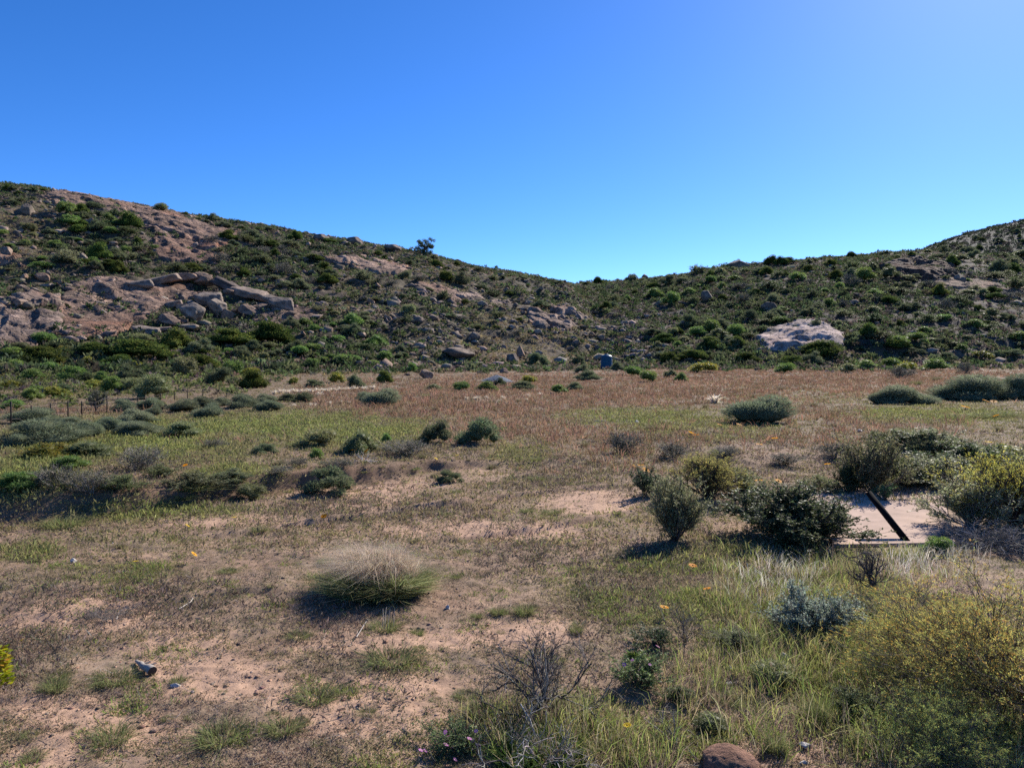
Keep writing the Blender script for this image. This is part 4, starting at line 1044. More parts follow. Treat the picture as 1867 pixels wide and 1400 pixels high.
# green low plants as loose patches in the foreground
px, Y, x, z, row = groundpts(70000, 3.5, 22, .9, 80)
b_, rd, gr = zones(px, row, x, Y)
n3 = fbm(x * 1.3 + 9, Y * 1.3, 3, 151)
w = np.clip(1.9 * (n3 - .10) + .75 * gr - .45 * b_, 0, 1) * (1 - slabmask(x, Y))
k = r.random(len(px)) < w; px, Y, x, z, row, gr = [a[k] for a in (px, Y, x, z, row, gr)]
G = Geo(); n = len(x)
C = mixc([(.19, .25, .06), (.23, .27, .07), (.16, .19, .07), (.28, .29, .085), (.26, .235, .105)], n, r)
clump(G, x, Y, z, 9, r.uniform(.04, .11, n) * (.8 + .7 * gr), .8, 1., .009, C, .8, bl=False)
tag(G.obj('green_herbs', M_herb), 'loose patches of fresh green herbs in the foreground', 'ground cover', kind='stuff')

# tall grass at the lower right
TALL = [(1480, 1130, 150, 120, 1), (1340, 1070, 70, 60, .6), (1640, 1030, 120, 40, .8), (1300, 1250, 130, 60, .35), (1600, 1250, 200, 100, .6), (1000, 1350, 140, 60, 1.1), (1120, 1380, 120, 40, .6), (1380, 1340, 120, 50, .3), (1700, 1380, 150, 40, .5), (1620, 1180, 80, 60, .7)]
px, Y, x, z, row = groundpts(30000, 3.4, 14, .9, 80)
w = np.clip(blobs(px, row, TALL) * (1 + 1.2 * fbm(x * 1.5, Y * 1.5, 3, 155)), 0, 1) * (1 - slabmask(x, Y)); k = (r.random(len(px)) < w)
px, Y, x, z, row = [a[k] for a in (px, Y, x, z, row)]; G = Geo(); n = len(x)
sv = blobs(px, row, [(1420, 1050, 90, 50, .5), (1690, 1030, 100, 30, .75), (1810, 1030, 90, 25, .8)])
C = mixc([(.28, .32, .09), (.22, .26, .07), (.36, .34, .12), (.38, .32, .19), (.30, .22, .15)], n, r, None, .28)
s_ = (r.random(n) < sv)[:, None]; C = np.where(s_, mixc([(.62, .57, .48), (.50, .46, .38)], n, r), C)
clump(G, x, Y, z, 6, r.uniform(.14, .36, n), .35, 1., .005, C, .35)
tag(G.obj('tall_grass', M_grass), 'tall green and silvery grass at the lower right', 'grass', kind='stuff')

# pebbles, clods and dead twigs
px, Y, x, z, row = groundpts(15000, 3.4, 20, .9, 60)
b_, rd, gr = zones(px, row, x, Y); k = r.random(len(px)) < .35 + .5 * b_; x, Y, z = x[k], Y[k], z[k]; n = len(x)
sz = .008 + .022 * r.random(n) ** 4
V = V0[None] * (1 + .25 * r.normal(size=(n, len(V0), 1))) * 2 * sz[:, None, None] * np.array([1, 1, .6]) + np.stack([x, Y, z], 1)[:, None, :]
G = Geo(); G.add(V, np.repeat(mixc([(.36, .22, .15), (.28, .17, .115), (.25, .175, .13), (.32, .24, .19)], n, r)[:, None], len(V0), 1), T=(np.arange(n)[:, None, None] * len(V0) + F0[None]).reshape(-1, 3))
tag(G.obj('pebbles', M_stone), 'small pebbles and clods on the sandy foreground', 'pebbles', kind='stuff')
px, Y, x, z, row = groundpts(9000, 3.4, 18, .9, 60); n = len(x); a = r.uniform(0, 2 * PI, n)
p, _ = stems(np.stack([x, Y, z + .008], 1), np.stack([np.cos(a), np.sin(a), r.uniform(0, .25, n)], 1), r.uniform(.03, .16, n), -.02, .25, r, 4)
G = Geo(); tubes(G, p, .0018 * np.sqrt(Y / 6), .0012, mixc([(.22, .18, .15), (.15, .12, .10), (.34, .30, .26)], n, r), 3)
tag(G.obj('twig_litter', M_wood), 'dry twigs and straw lying over the foreground sand', 'twig litter', kind='stuff')

# white dry grass seed heads in the field: one tussock each
def tuftproto(name, cols, nb, W, spread, rad, droop=.3, seedn=0):
    rr_ = np.random.default_rng(seedn + 500); G = proto_tuft(rr_, cols, nb, 1., W, spread, rad, None, droop)
    o = G.obj(name, M_grass); me = o.data; bpy.data.objects.remove(o); return me
TW = [tuftproto('tuft', [(.85, .78, .64), (.75, .66, .50), (.65, .52, .38)], 110, .07, .8, .3, .5, i) for i in range(2)]
TG = [tuftproto('tuft', [(.19, .225, .08), (.23, .24, .095), (.16, .18, .07), (.27, .24, .12)], 420, .022, 1.0, .55, .4, 10 + i) for i in range(4)]
TO = [tuftproto('tuft', [(.26, .20, .12), (.20, .17, .10), (.17, .17, .085)], 260, .026, .9, .3, .4, 20 + i) for i in range(2)]
def tuft(me, px_, py_, w, h, label, cat='grass', name='grass_tussock', group=None):
    x, yc, z, W, Hh = put_size(px_, py_, w, h)
    o = inst(me, name, (x, yc, z - .01), (W * .62, W * .62, max(Hh, .3 * W)), rs.uniform(0, 6.28)); return reg(tag(o, label, cat, group), px_, w)
for (a, b, w) in [(500, 719, 10), (512, 717, 12), (525, 718, 12), (538, 716, 14), (552, 717, 14), (566, 716, 13), (580, 715, 14), (594, 715, 14), (608, 714, 14), (622, 713, 14), (636, 713, 12), (648, 712, 10), (665, 712, 12), (680, 710, 10), (583, 722, 10)]:
    tuft(TW[a % 2], a, b, w * 1.3, 13, 'white dry grass tuft in the long row by the dark bush', group='row of white dry tufts')
for (a, b, w) in [(571, 741, 14), (537, 742, 8), (601, 738, 9), (622, 737, 10), (636, 737, 8), (850, 729, 9), (868, 729, 14), (888, 728, 9), (918, 728, 11), (985, 722, 10), (962, 724, 9), (960, 732, 8)]:
    tuft(TW[a % 2], a, b, w, 11, 'white dry grass tuft standing singly in the red grass', group='single white dry tufts')
tuft(TW[0], 1303, 735, 26, 26, 'pale straw tussock with dark base on the red grass at right')
tuft(TO[0], 1286, 745, 14, 14, 'small olive tussock below the pale straw tussock')
# foreground green tufts that stand alone
FG = [(325, 1248, 34, 22, 'small bright green tuft casting a shadow beside the driftwood'), (205, 1254, 84, 38, 'wide green herb clump left of the driftwood'), (100, 1268, 54, 44, 'pale green herb clump left of the wide green clump'), (205, 1366, 90, 52, 'green herb clump low on the left near the bottom edge'), (62, 1392, 50, 30, 'small green clump at the bottom left corner'),
      (1740, 766, 40, 14, 'bright green herb clump under the left of the widest cushion bush'), (1785, 764, 50, 16, 'bright green herb clump under the middle of the widest cushion bush'), (1830, 762, 50, 18, 'bright green herb clump under the right of the widest cushion bush'),
      (405, 1366, 120, 44, 'grey green spreading clump at the bottom left of centre'), (516, 1346, 76, 46, 'dark green clump right of the grey green spreading one'), (545, 1168, 52, 22, 'small green cushion plant left of the spiky pale stalks'), (700, 1156, 66, 34, 'green plant with pale dry stalks below the big pink grass clump'), (760, 1158, 30, 18, 'small green plant right of the plant with pale stalks'),
      (712, 1222, 110, 44, 'spreading green plant in the middle of the foreground sand'), (875, 1312, 70, 36, 'small green bunch left of the bare twiggy bush'), (625, 1268, 60, 26, 'yellow green wisp in the middle foreground'), (575, 1290, 90, 34, 'green herb strip in the middle foreground'), (850, 1276, 54, 20, 'short grass bunch left of the bare twigs'),
      (1050, 1158, 30, 26, 'bright yellow green tuft behind the bare twiggy bush'), (955, 1126, 46, 34, 'green tuft behind the left of the bare twiggy bush'), (870, 1128, 26, 16, 'bright green tuft on sand right of the pink grass clump'), (907, 1124, 32, 26, 'green tuft second right of the pink grass clump'), (830, 1056, 26, 14, 'small green tuft on red sand beside the pink grass clump'),
      (1005, 940, 44, 18, 'blue green tuft on the pale sand slope'), (1125, 940, 20, 12, 'dark green tuft on the pale sand right'), (960, 936, 30, 14, 'dark blue green tuft left of the pale sand slope'), (1250, 946, 40, 18, 'green tuft at the left foot of the upright olive bush'),
      (355, 920, 80, 36, 'green herb clump on the lit bank left'), (120, 968, 90, 30, 'green clump below the shaded bank on the left'), (335, 925, 44, 28, 'dark clump with long shadow at the bank foot'), (1330, 1290, 60, 30, 'green clump among pink sand right of the bare bush'), (1310, 1258, 30, 22, 'bright green leafy tuft right of the pink flowered herb'),
      (1490, 1320, 50, 70, 'tall green plant near the two white scraps'), (1415, 1380, 50, 70, 'green plant beside the brown mound'), (1165, 1366, 40, 22, 'bright green tuft under a yellow flower'), (1015, 1212, 40, 16, 'dry tuft inside the bare twiggy bush')]
for i, (a, b, w, h, l) in enumerate(FG): tuft(TG[i % 4], a, b, w, h, l, 'herb', 'herb_tuft')

for (a, b, s_) in scatter([(20, 860), (330, 815), (720, 790), (1150, 770), (1330, 790), (1330, 850), (1100, 880), (700, 930), (330, 915), (180, 900)], 60, 1.4, (14, 34), rs):
    tuft(TG[int(rs.integers(4))] if rs.random() < .55 else TO[int(rs.integers(2))], a, b, s_, s_ * .5, 'low herb tuft in the middle ground between the shrubs', 'herb', 'herb_tuft', 'herb tufts of the middle ground')
for (a, b, s_) in scatter([(560, 730), (900, 715), (1300, 700), (1867, 690), (1867, 790), (1330, 790), (900, 780), (560, 765)], 60, 1.6, (8, 24), rs):
    tuft(TG[int(rs.integers(4))] if rs.random() < .3 else TO[int(rs.integers(2))], a, b, s_, s_ * .6, 'tufty clump standing in the wide reddish field', 'grass', 'grass_tussock', 'tufts of the reddish field')
for (a, b, s_) in scatter([(0, 990), (560, 960), (1150, 1000), (1330, 1060), (1250, 1150), (860, 1180), (860, 1395), (0, 1395)], 80, 1.5, (14, 44), rs):
    tuft(TG[int(rs.integers(4))] if rs.random() < .6 else TO[int(rs.integers(2))], a, b, s_, s_ * .42, 'flat herb tuft on the sandy foreground', 'herb', 'herb_tuft', 'herb tufts of the sandy foreground')
# ------------------------------------------------------------------ large plants of the foreground
def plant(name, cat, label, px, py, w, h, GB, lm, scale_fix=None, parts=('foliage', 'stem'), rz=0, over=None):
    """GB = (foliage Geo, stem Geo) in unit size"""
    x, yc, z, W, Hh = put_size(px, py, w, h)
    e = bpy.data.objects.new(name, None); COL.objects.link(e); e.location = (x, yc, z); e.rotation_euler = (0, 0, rz)
    allV = np.concatenate([np.concatenate(g.V) for g in GB if g is not None and g.V])
    ext = np.percentile(allV, 99, axis=0) - np.percentile(allV, 1, axis=0)
    sc = np.array([W / ext[0], W / ext[0], Hh / ext[2]])
    for g, m, pnm in zip(GB, lm, parts):
        if g is None or not g.V: continue
        g.V = [v * sc for v in g.V]
        g.obj(pnm, m, e)
    tag(e, label, cat); return e

rf = np.random.default_rng(901)
WOODC = [(.10, .075, .06), (.13, .10, .085), (.075, .055, .045)]
GWOOD = [(.20, .17, .15), (.14, .12, .105), (.28, .25, .22)]
SAGE = [(.23, .255, .12), (.29, .305, .16), (.18, .20, .095), (.37, .37, .21)]
LM = (M_leaf, M_wood)
plant('upright_shrub', 'shrub', 'upright grey green bush with dark narrow base beside the pale sand', 1232, 994, 98, 104, proto_shrub(rf, SAGE, WOODC, 22, 8, 6, 15000, .042, .012, (.05, .95), .62, .06, low=.08), LM)
plant('leafy_shrub', 'shrub', 'broad dark green bush left of the concrete slab', 1440, 1002, 214, 106, proto_shrub(rf, [(.075, .105, .045), (.10, .135, .06), (.055, .075, .035), (.16, .17, .09)], WOODC, 34, 8, 6, 30000, .032, .017, (.1, 1.5), .58, .05), LM)
plant('leafy_shrub', 'shrub', 'small blue green bush topped by orange daisies left of the yellow broom', 1178, 906, 52, 50, proto_shrub(rf, [(.06, .085, .05), (.085, .11, .065)], WOODC, 12, 6, 5, 3600, .055, .025, (.1, 1.2), .55, .05), LM)
plant('broom_bush', 'shrub', 'yellow olive broom behind the upright grey green bush', 1290, 916, 124, 72, proto_shrub(rf, [(.44, .39, .12), (.37, .36, .12), (.30, .31, .11), (.50, .44, .14)], WOODC, 30, 7, 6, 14000, .040, .006, (.05, .95), .6, .14, topw=2, on=.4), (M_broom, M_wood))
plant('olive_shrub', 'shrub', 'rounded olive bush standing behind the concrete slab', 1592, 908, 108, 98, proto_shrub(rf, [(.19, .185, .085), (.24, .22, .11), (.15, .155, .07), (.3, .25, .15)], WOODC, 24, 8, 6, 13000, .038, .014, (.05, 1.15), .6, .06), LM)
plant('leafy_shrub', 'shrub', 'small dark green bush at the top end of the black post', 1612, 916, 34, 30, proto_shrub(rf, [(.09, .16, .06), (.12, .19, .08)], WOODC, 12, 5, 4, 1500, .08, .02, (.05, 1.0), .55, .1), LM)
plant('olive_shrub', 'shrub', 'low pale olive bush left of the rounded olive bush', 1502, 902, 74, 36, proto_shrub(rf, [(.23, .24, .105), (.28, .27, .12), (.17, .18, .085)], WOODC, 16, 6, 5, 3500, .05, .02, (.1, 1.3), .55, .05), LM)
plant('olive_shrub', 'shrub', 'pale sage bush spilling over the right side of the slab', 1772, 978, 170, 90, proto_shrub(rf, SAGE, GWOOD, 22, 7, 6, 9500, .038, .015, (.1, 1.25), .6, .04, lean=(-.15, -.1)), LM)
plant('olive_shrub', 'shrub', 'sage green bush behind the slab in front of yellow flowers', 1700, 896, 150, 60, proto_shrub(rf, SAGE, GWOOD, 20, 6, 6, 7000, .04, .017, (.1, 1.25), .58, .05), LM)
plant('broom_bush', 'shrub', 'bright yellow topped broom at the right edge behind the dead branches', 1850, 975, 190, 118, proto_shrub(rf, [(.46, .43, .07), (.40, .40, .08), (.32, .35, .09), (.26, .29, .09)], WOODC, 30, 7, 6, 14000, .034, .006, (.05, 1.0), .6, .1, topw=2, on=.4), (M_broom, M_wood))
plant('olive_shrub', 'shrub', 'green bush at the right edge above the bright yellow broom', 1830, 878, 120, 50, proto_shrub(rf, [(.2, .22, .09), (.25, .26, .12), (.14, .16, .06)], GWOOD, 18, 6, 5, 5000, .045, .018, (.1, 1.25), .58, .05), LM)
# big broom bottom right
BROOM = [(.42, .36, .09), (.33, .34, .10), (.50, .32, .07), (.28, .33, .10), (.42, .39, .11)]
plant('broom_bush', 'shrub', 'large orange yellow broom sweeping left from the right edge at the bottom', 1850, 1350, 430, 282, proto_shrub(rf, BROOM, [(.10, .075, .055), (.15, .12, .10), (.07, .05, .04)], 46, 8, 6, 42000, .019, .0026, (.05, 1.2), .62, .02, lean=(-.75, -.1), rad=.0042, on=.35, topw=2, low=.35), (M_broom, M_wood))
plant('broom_bush', 'shrub', 'lower green yellow broom at the bottom right in front of the large one', 1715, 1450, 290, 165, proto_shrub(rf, [(.38, .40, .12), (.32, .37, .12), (.44, .36, .10), (.26, .33, .11)], [(.10, .075, .055), (.16, .13, .11)], 36, 7, 6, 26000, .022, .0030, (.1, 1.3), .6, .04, rad=.0042, on=.35, topw=2, low=.3), (M_broom, M_wood))
plant('saltbush', 'shrub', 'blue grey mat forming bush left of the large orange broom', 1490, 1176, 160, 90, proto_shrub(rf, [(.26, .30, .23), (.32, .36, .28), (.19, .22, .17)], GWOOD, 28, 7, 6, 12000, .04, .018, (.2, 1.4), .5, .03), LM)
# bare bushes
def bare(rf, n0, m1, m2, m3, L, spread, cols, rad, leafn=0):
    G = Geo(); a = rf.uniform(0, 2 * PI, n0); t = rf.uniform(spread[0], spread[1], n0)
    D = np.stack([np.cos(a) * np.sin(t), np.sin(a) * np.sin(t), np.cos(t)], 1)
    p, d = stems(rf.normal(size=(n0, 3)) * .05 * [1, 1, 0], D, rf.uniform(.6, 1.1, n0) * L, -.02, .16, rf, 8); ra = rad
    B = Geo(); tubes(B, np.maximum(p, [-9, -9, .01]), ra, ra * .5, mixc(cols, n0, rf), 5)
    for m, ll in ((m1, .5), (m2, .28), (m3, .16)):
        if not m: break
        P, D1, _ = child(p, d, m, .25, 1, .85, rf, .05); p, d = stems(P, D1, rf.uniform(.5, 1.1, len(P)) * L * ll, -.01, .22, rf, 5); ra *= .55
        tubes(B, np.maximum(p, [-9, -9, .01]), ra, ra * .6, mixc(cols, len(p), rf), 3)
    return B
DEAD = [(.10, .085, .075), (.16, .14, .125), (.07, .055, .05), (.30, .27, .24)]
def bareplant(label, px, py, w, h, B, green=None):
    Gf = None
    if green:
        Gf = Geo(); nn = green; a = rf.uniform(0, 2 * PI, nn); rr = np.sqrt(rf.random(nn)) * .5
        P = np.stack([rr * np.cos(a), rr * np.sin(a), np.zeros(nn)], 1)
        blades(Gf, P, unit(rf.normal(size=(nn, 3)) * [.4, .4, .1] + [0, 0, 1]), rf.uniform(.15, .42, nn), .018, mixc([(.09, .15, .03), (.12, .17, .04), (.06, .10, .03)], nn, rf), rf)
    return plant('bare_bush', 'bush', label, px, py, w, h, (Gf, B), (M_grass, M_wood), parts=('grass_blades', 'branch'))
bareplant('large bare twiggy bush with dark arching branches at the bottom centre', 990, 1352, 260, 215, bare(rf, 15, 5, 4, 2, .85, (.1, 1.3), DEAD, .014))
bareplant('bare twiggy bush with green grass growing in it at the bottom centre', 985, 1440, 240, 150, bare(rf, 13, 5, 4, 2, .75, (.3, 1.45), [(.16, .14, .12), (.24, .21, .19), (.10, .08, .07), (.42, .38, .34)], .013), 2200)
bareplant('dead dark stemmed shrub standing in tall grass at right', 1592, 1104, 90, 100, bare(rf, 8, 5, 4, 3, .9, (.05, .7), [(.07, .055, .05), (.11, .09, .08)], .03))
bareplant('sparse bare twigs right of the pink flowered herb', 1250, 1190, 110, 90, bare(rf, 9, 5, 4, 2, .8, (.1, 1.1), DEAD, .010))
bareplant('small bare twig plant left of the brown mound', 1225, 1362, 80, 70, bare(rf, 7, 5, 4, 0, .8, (.1, 1.1), DEAD, .014))
bareplant('grey mass of dead branches below the bright yellow broom', 1800, 1012, 150, 60, bare(rf, 22, 7, 5, 3, .8, (.4, 1.5), [(.16, .14, .13), (.10, .09, .08), (.34, .31, .29)], .012))
bareplant('fallen grey twigs flat on the ground in the left foreground', 196, 1140, 90, 34, bare(rf, 22, 7, 5, 2, .7, (.8, 1.5), GWOOD, .008))
bareplant('bleached white dead sticks lying below the tallish olive bush', 664, 846, 62, 20, bare(rf, 9, 4, 3, 0, .9, (1.0, 1.5), [(.62, .57, .50), (.5, .45, .4)], .016))

# the big pinkish grass clump: dark green skirt, pale heads
rg = np.random.default_rng(55); Gd, Gp = Geo(), Geo()
n = 5200; a = rg.uniform(0, 2 * PI, n); rr = np.sqrt(rg.random(n)) * .46
P = np.stack([rr * np.cos(a), rr * np.sin(a), np.zeros(n)], 1)
D = np.stack([np.cos(a) * rr * .5, np.sin(a) * rr * .5, np.ones(n)], 1) + rg.normal(size=(n, 3)) * .30
front = rg.random(n) < .5; rr = np.where(front, .30 + .16 * rg.random(n), rr); P = np.stack([rr * np.cos(a), rr * np.sin(a), np.zeros(n)], 1); blades(Gd, P, D, rg.uniform(.20, .44, n), .010, mixc([(.17, .20, .075), (.21, .225, .09), (.12, .15, .06), (.30, .27, .14)], n, rg), rg, .4)
n = 17000; a = rg.uniform(0, 2 * PI, n); rr = np.sqrt(rg.random(n)) * .38
nc = 55; ca = rg.uniform(0, 2 * PI, nc); cr = np.sqrt(rg.random(nc)) * .34; kc = rg.integers(nc, size=n); lean_c = rg.normal(size=(nc, 3)) * [.26, .26, .05] + np.stack([np.cos(ca) * cr * .35 - .12, np.sin(ca) * cr * .3, np.ones(nc)], 1); len_c = rg.uniform(.6, 1.15, nc)
P = np.stack([cr[kc] * np.cos(ca[kc]), cr[kc] * np.sin(ca[kc]) + .06, .16 + .10 * rg.random(n)], 1) + rg.normal(size=(n, 3)) * [.055, .055, 0]; rr = np.hypot(P[:, 0], P[:, 1])
D = lean_c[kc] + rg.normal(size=(n, 3)) * .17
lump = (1 + .20 * np.sin(a * 3 + 1) + .12 * np.sin(a * 7)) * np.where(rg.random(n) < .04, 1.3, 1) * len_c[kc]
blades(Gp, P, D, rg.uniform(.28, .66, n) * np.clip(1.05 - .5 * (rr / .38) ** 2, .35, 2) * lump, .0036, mixc([(.62, .50, .38), (.55, .42, .32), (.72, .60, .46), (.46, .39, .26)], n, rg), rg, .8)
n = 3600; a = rg.uniform(PI, 2 * PI, n); rr = rg.uniform(.30, .46, n)
P = np.stack([rr * np.cos(a), rr * np.sin(a), np.zeros(n)], 1); D = np.stack([np.cos(a) * .25, np.sin(a) * .25, np.ones(n)], 1) + rg.normal(size=(n, 3)) * .3
blades(Gd, P, D, rg.uniform(.20, .52, n) * (1 + .3 * np.sin(a * 5)), .010, mixc([(.24, .27, .11), (.29, .30, .13), (.18, .21, .085), (.38, .33, .19)], n, rg), rg, .4)
plant('grass_tussock', 'grass', 'largest pink topped grass clump with a dark green skirt in the foreground', 692, 1098, 185, 92, (Gp, Gd), (M_grass, M_grass), parts=('seed_heads', 'leaf_skirt'))

# flowers -----------------------------------------------------------
def flower_mesh(colp, colc, npet=11, rad=.5):
    G = Geo(); rr_ = np.random.default_rng(5)
    for i in range(npet):
        a = i * 2 * PI / npet; d = np.array([np.cos(a), np.sin(a), 0]); s = np.array([-np.sin(a), np.cos(a), 0])
        w_ = rad * .52 * 2 * PI / npet
        V = np.array([d * rad * .16, d * rad * .6 + s * w_ + [0, 0, .06], d * rad + [0, 0, .02 + .05 * rr_.random()], d * rad * .6 - s * w_ + [0, 0, .06]])
        G.add(V, np.tile(np.array(colp) * (1 + .12 * rr_.normal()), (4, 1)), Q=[[0, 1, 2, 3]])
    a = np.arange(10) * 2 * PI / 10; ring = np.stack([np.cos(a) * rad * .24, np.sin(a) * rad * .24, np.full(10, .03)], 1)
    V = np.concatenate([ring, [[0, 0, .14]]]); G.add(V, np.tile(colc, (11, 1)), T=[[i, (i + 1) % 10, 10] for i in range(10)])
    return G
def stem_geo(h):
    B = Geo(); p, _ = stems(np.array([[0, 0, 0.]]), np.array([[.02, 0, 1.]]), h, 0, .03, np.random.default_rng(2), 5); tubes(B, p, .0028, .0022, (.10, .14, .05), 4); return B, p[0, -1]
def daisy(px_, py_, wpx, colp, colc, label, group=None, hh=.13, name='daisy'):
    x, y, z = at(px_, py_); y2 = float(ray([px_], [py_ + hh * F / y])[0]); x = (px_ - CX) / F * y2; z = float(gz(x, y2)[0])
    e = bpy.data.objects.new(name, None); COL.objects.link(e); e.location = (x, y2, z)
    h = max(H - (py_ - HY) * y2 / F - z, .05)
    B, tip = stem_geo(h); B.obj('stem', M_leaf, e)
    G = flower_mesh(colp, colc); W = 1.45 * wpx * y2 / F
    o = G.obj('flower_head', M_petal, e); o.scale = (W, W, W); o.location = tip; o.rotation_euler = (rs.normal() * .25 - .15, rs.normal() * .25 + .2, rs.uniform(0, 6))
    return tag(e, label, 'flower', group)
OR = (.92, .42, .015); OC = (.25, .09, .01); YE = (.80, .60, .03); YC = (.6, .4, .02)
for a in [(1212, 1107, 13, 'large orange daisy alone in the olive grass right of the bare twiggy bush'), (1290, 1073, 11, 'orange daisy at the left edge of the silvery grass'), (1264, 1031, 12, 'yellow orange daisy below the upright grey green bush'),
          (1169, 848, 10, 'upper orange daisy of the three above the small blue green bush'), (1178, 857, 11, 'lower right orange daisy of the three above the small blue green bush'), (1158, 850, 8, 'left orange daisy of the three above the small blue green bush'),
          (1383, 876, 12, 'yellow orange daisy in front of the dirt bank'), (1262, 790, 12, 'orange daisy in green grass in the middle right of the field'), (1270, 793, 9, 'smaller orange daisy beside another in the middle right field'),
          (1385, 810, 9, 'orange daisy left on the dirt bank'), (1413, 799, 10, 'yellow orange daisy on top of the dirt bank'), (1528, 801, 8, 'orange daisy on top of the bank near the hollow'), (1503, 812, 8, 'yellow daisy in the middle of the dirt bank'), (1509, 846, 9, 'orange daisy low on the dirt bank'), (1420, 877, 10, 'pale yellow daisy above the broad dark bush'),
          (1312, 774, 8, 'faint orange daisy left of the big dark cushion bush'), (1348, 774, 8, 'orange daisy at the foot of the big dark cushion bush'), (354, 1010, 10, 'lone orange daisy in the grass of the left foreground'), (591, 941, 9, 'lone orange daisy at the left start of the rut'), (645, 820, 8, 'orange daisy left of the bleached sticks'), (668, 822, 8, 'orange daisy above the bleached sticks'), (338, 848, 7, 'orange daisy right of the domed purple grey shrub'),
          (1760, 742, 12, 'orange daisy row left flower before the widest cushion bush'), (1816, 758, 9, 'red orange daisy at the far right'), (1798, 731, 10, 'orange daisy touching the front of the widest cushion bush'), (1812, 732, 9, 'orange daisy right of another before the widest cushion bush')]:
    daisy(a[0], a[1], a[2], OR, OC, a[3])
for a in [(40, 1167, 7, 'small yellow flower on sand above the yellow leafed plant'), (428, 943, 9, 'pale yellow flower on the sand at left of centre'), (342, 958, 7, 'small yellow flower on the left sand'), (248, 1023, 8, 'yellow flower in the left foreground grass'), (1145, 1322, 12, 'yellow flower above a bright green tuft at the bottom'), (1656, 834, 10, 'yellow flower at the base of the hollow bush'), (1668, 823, 8, 'yellow flower in front of the hollow bush'), (1765, 818, 8, 'yellow flower right of the hollow bush'), (1835, 824, 12, 'yellow flower pair left at the right edge'), (1850, 836, 9, 'yellow flower near the right edge'), (1720, 842, 9, 'yellow flower above the sage green bush'), (1803, 806, 10, 'upper yellow flower near the right edge'), (833, 830, 7, 'pale yellow flower below the rounded green bush'), (795, 836, 6, 'white yellow flower below the dark round bush')]:
    daisy(a[0], a[1], a[2], YE, YC, a[3])

def pinkplant(px_, py_, w, h, label, pts, gcols):
    x, yc, z, W, Hh = put_size(px_, py_, w, h)
    e = plant('pink_flowered_herb', 'herb', label, px_, py_, w, h, proto_shrub(rf, gcols, WOODC, 18, 6, 4, 3200, .05, .02, (.1, 1.3), .55, .05), LM)
    me = None
    for (a, b, s) in pts:
        y = yc - W * .25 + rf.uniform(-.1, .1); xx = (a - CX) / F * y; zz = H - (b - HY) * y / F
        if me is None:
            o = flower_mesh((.55, .22, .48), (.6, .5, .15), 8).obj('blossom', M_petal, e); me = o.data
        else: o = bpy.data.objects.new('blossom', me); COL.objects.link(o); o.parent = e
        Wf = s * y / F; o.scale = (Wf, Wf, Wf); o.location = (xx - x, y - yc, max(zz - z, .04)); o.rotation_euler = (.5 + rf.normal() * .2, .2, rf.uniform(0, 6))
pinkplant(830, 1392, 130, 62, 'low herb with pink blossoms at the bottom left of the bare bush', [(812, 1334, 9), (818, 1341, 9), (856, 1346, 11), (862, 1350, 10), (872, 1357, 11), (813, 1357, 11), (827, 1361, 10), (767, 1367, 10), (775, 1379, 10), (830, 1391, 9), (868, 1332, 8)], [(.14, .19, .07), (.18, .22, .09), (.11, .15, .055)])
pinkplant(1165, 1262, 100, 66, 'green herb with few pale pink blossoms right of the bare bush', [(1199, 1178, 9), (1138, 1211, 9), (1153, 1203, 7), (1185, 1211, 7), (1166, 1220, 8)], [(.15, .2, .07), (.19, .24, .085), (.12, .16, .06)])
plant('leafy_herb', 'herb', 'bright green leafy herb behind the pink flowered herb', 1158, 1204, 40, 20, (proto_tuft(rf, [(.16, .25, .04), (.12, .2, .04)], 160, 1., .09, 1., .35), None), (M_leaf, None))
plant('leafy_herb', 'herb', 'dark green herb in the grass above the pink flowered herb', 1190, 1190, 80, 40, proto_shrub(rf, [(.08, .12, .045), (.11, .14, .055)], WOODC, 16, 5, 4, 2200, .06, .022, (.1, 1.3), .55, .05), LM)
# the yellow leafed plant cut by the left edge
Gy = Geo(); n = 420; zz = rf.uniform(.05, 1, n); a = rf.uniform(0, 2 * PI, n); rr = .20 * np.sqrt(rf.random(n)) * (1.05 - .35 * zz)
leaves(Gy, np.stack([rr * np.cos(a), rr * np.sin(a), zz], 1), np.stack([np.cos(a), np.sin(a), rf.uniform(.0, .9, n)], 1), .11, .07, mixc([(.38, .36, .02), (.28, .32, .02), (.46, .36, .03), (.33, .16, .03)], n, rf, [.4, .35, .18, .07]), rf)
By = Geo(); p, d = stems(np.zeros((7, 3)), rf.normal(size=(7, 3)) * [.15, .15, 0] + [0, 0, 1], .95, .02, .05, rf, 6); tubes(By, p, .012, .006, (.2, .09, .05), 4)
plant('yellow_leafed_plant', 'plant', 'bright yellow green leafed plant cut by the left edge', -10, 1262, 58, 90, (Gy, By), LM)

# tree on the skyline -----------------------------------------------------
rt = np.random.default_rng(66)
x, y, z = at(772, 468); z = float(gz(x, y)[0]); e = bpy.data.objects.new('tree', None); COL.objects.link(e); e.location = (x, y, z - .3)
s = y / F
B = Geo(); p0, d0 = stems(np.array([[0, 0, 0.], [.1, 0, 0]]), np.array([[-.1, 0, 1.], [.25, .1, 1.]]), [19 * s, 17 * s], .05, .1, rt, 6); tubes(B, p0, .28, .14, (.10, .08, .065), 6)
P, D, _ = child(p0, d0, 9, .12, 1, 1.5, rt, .2); p1, d1 = stems(P, D, rt.uniform(10, 19, len(P)) * s, .06, .15, rt, 5); tubes(B, p1, .12, .05, (.10, .08, .065), 4)
P, D, _ = child(p1, d1, 3, .5, 1, .8, rt, .25); p2, d2 = stems(P, D, rt.uniform(4, 8, len(P)) * s, .06, .15, rt, 4); tubes(B, p2, .05, .025, (.09, .07, .06), 3)
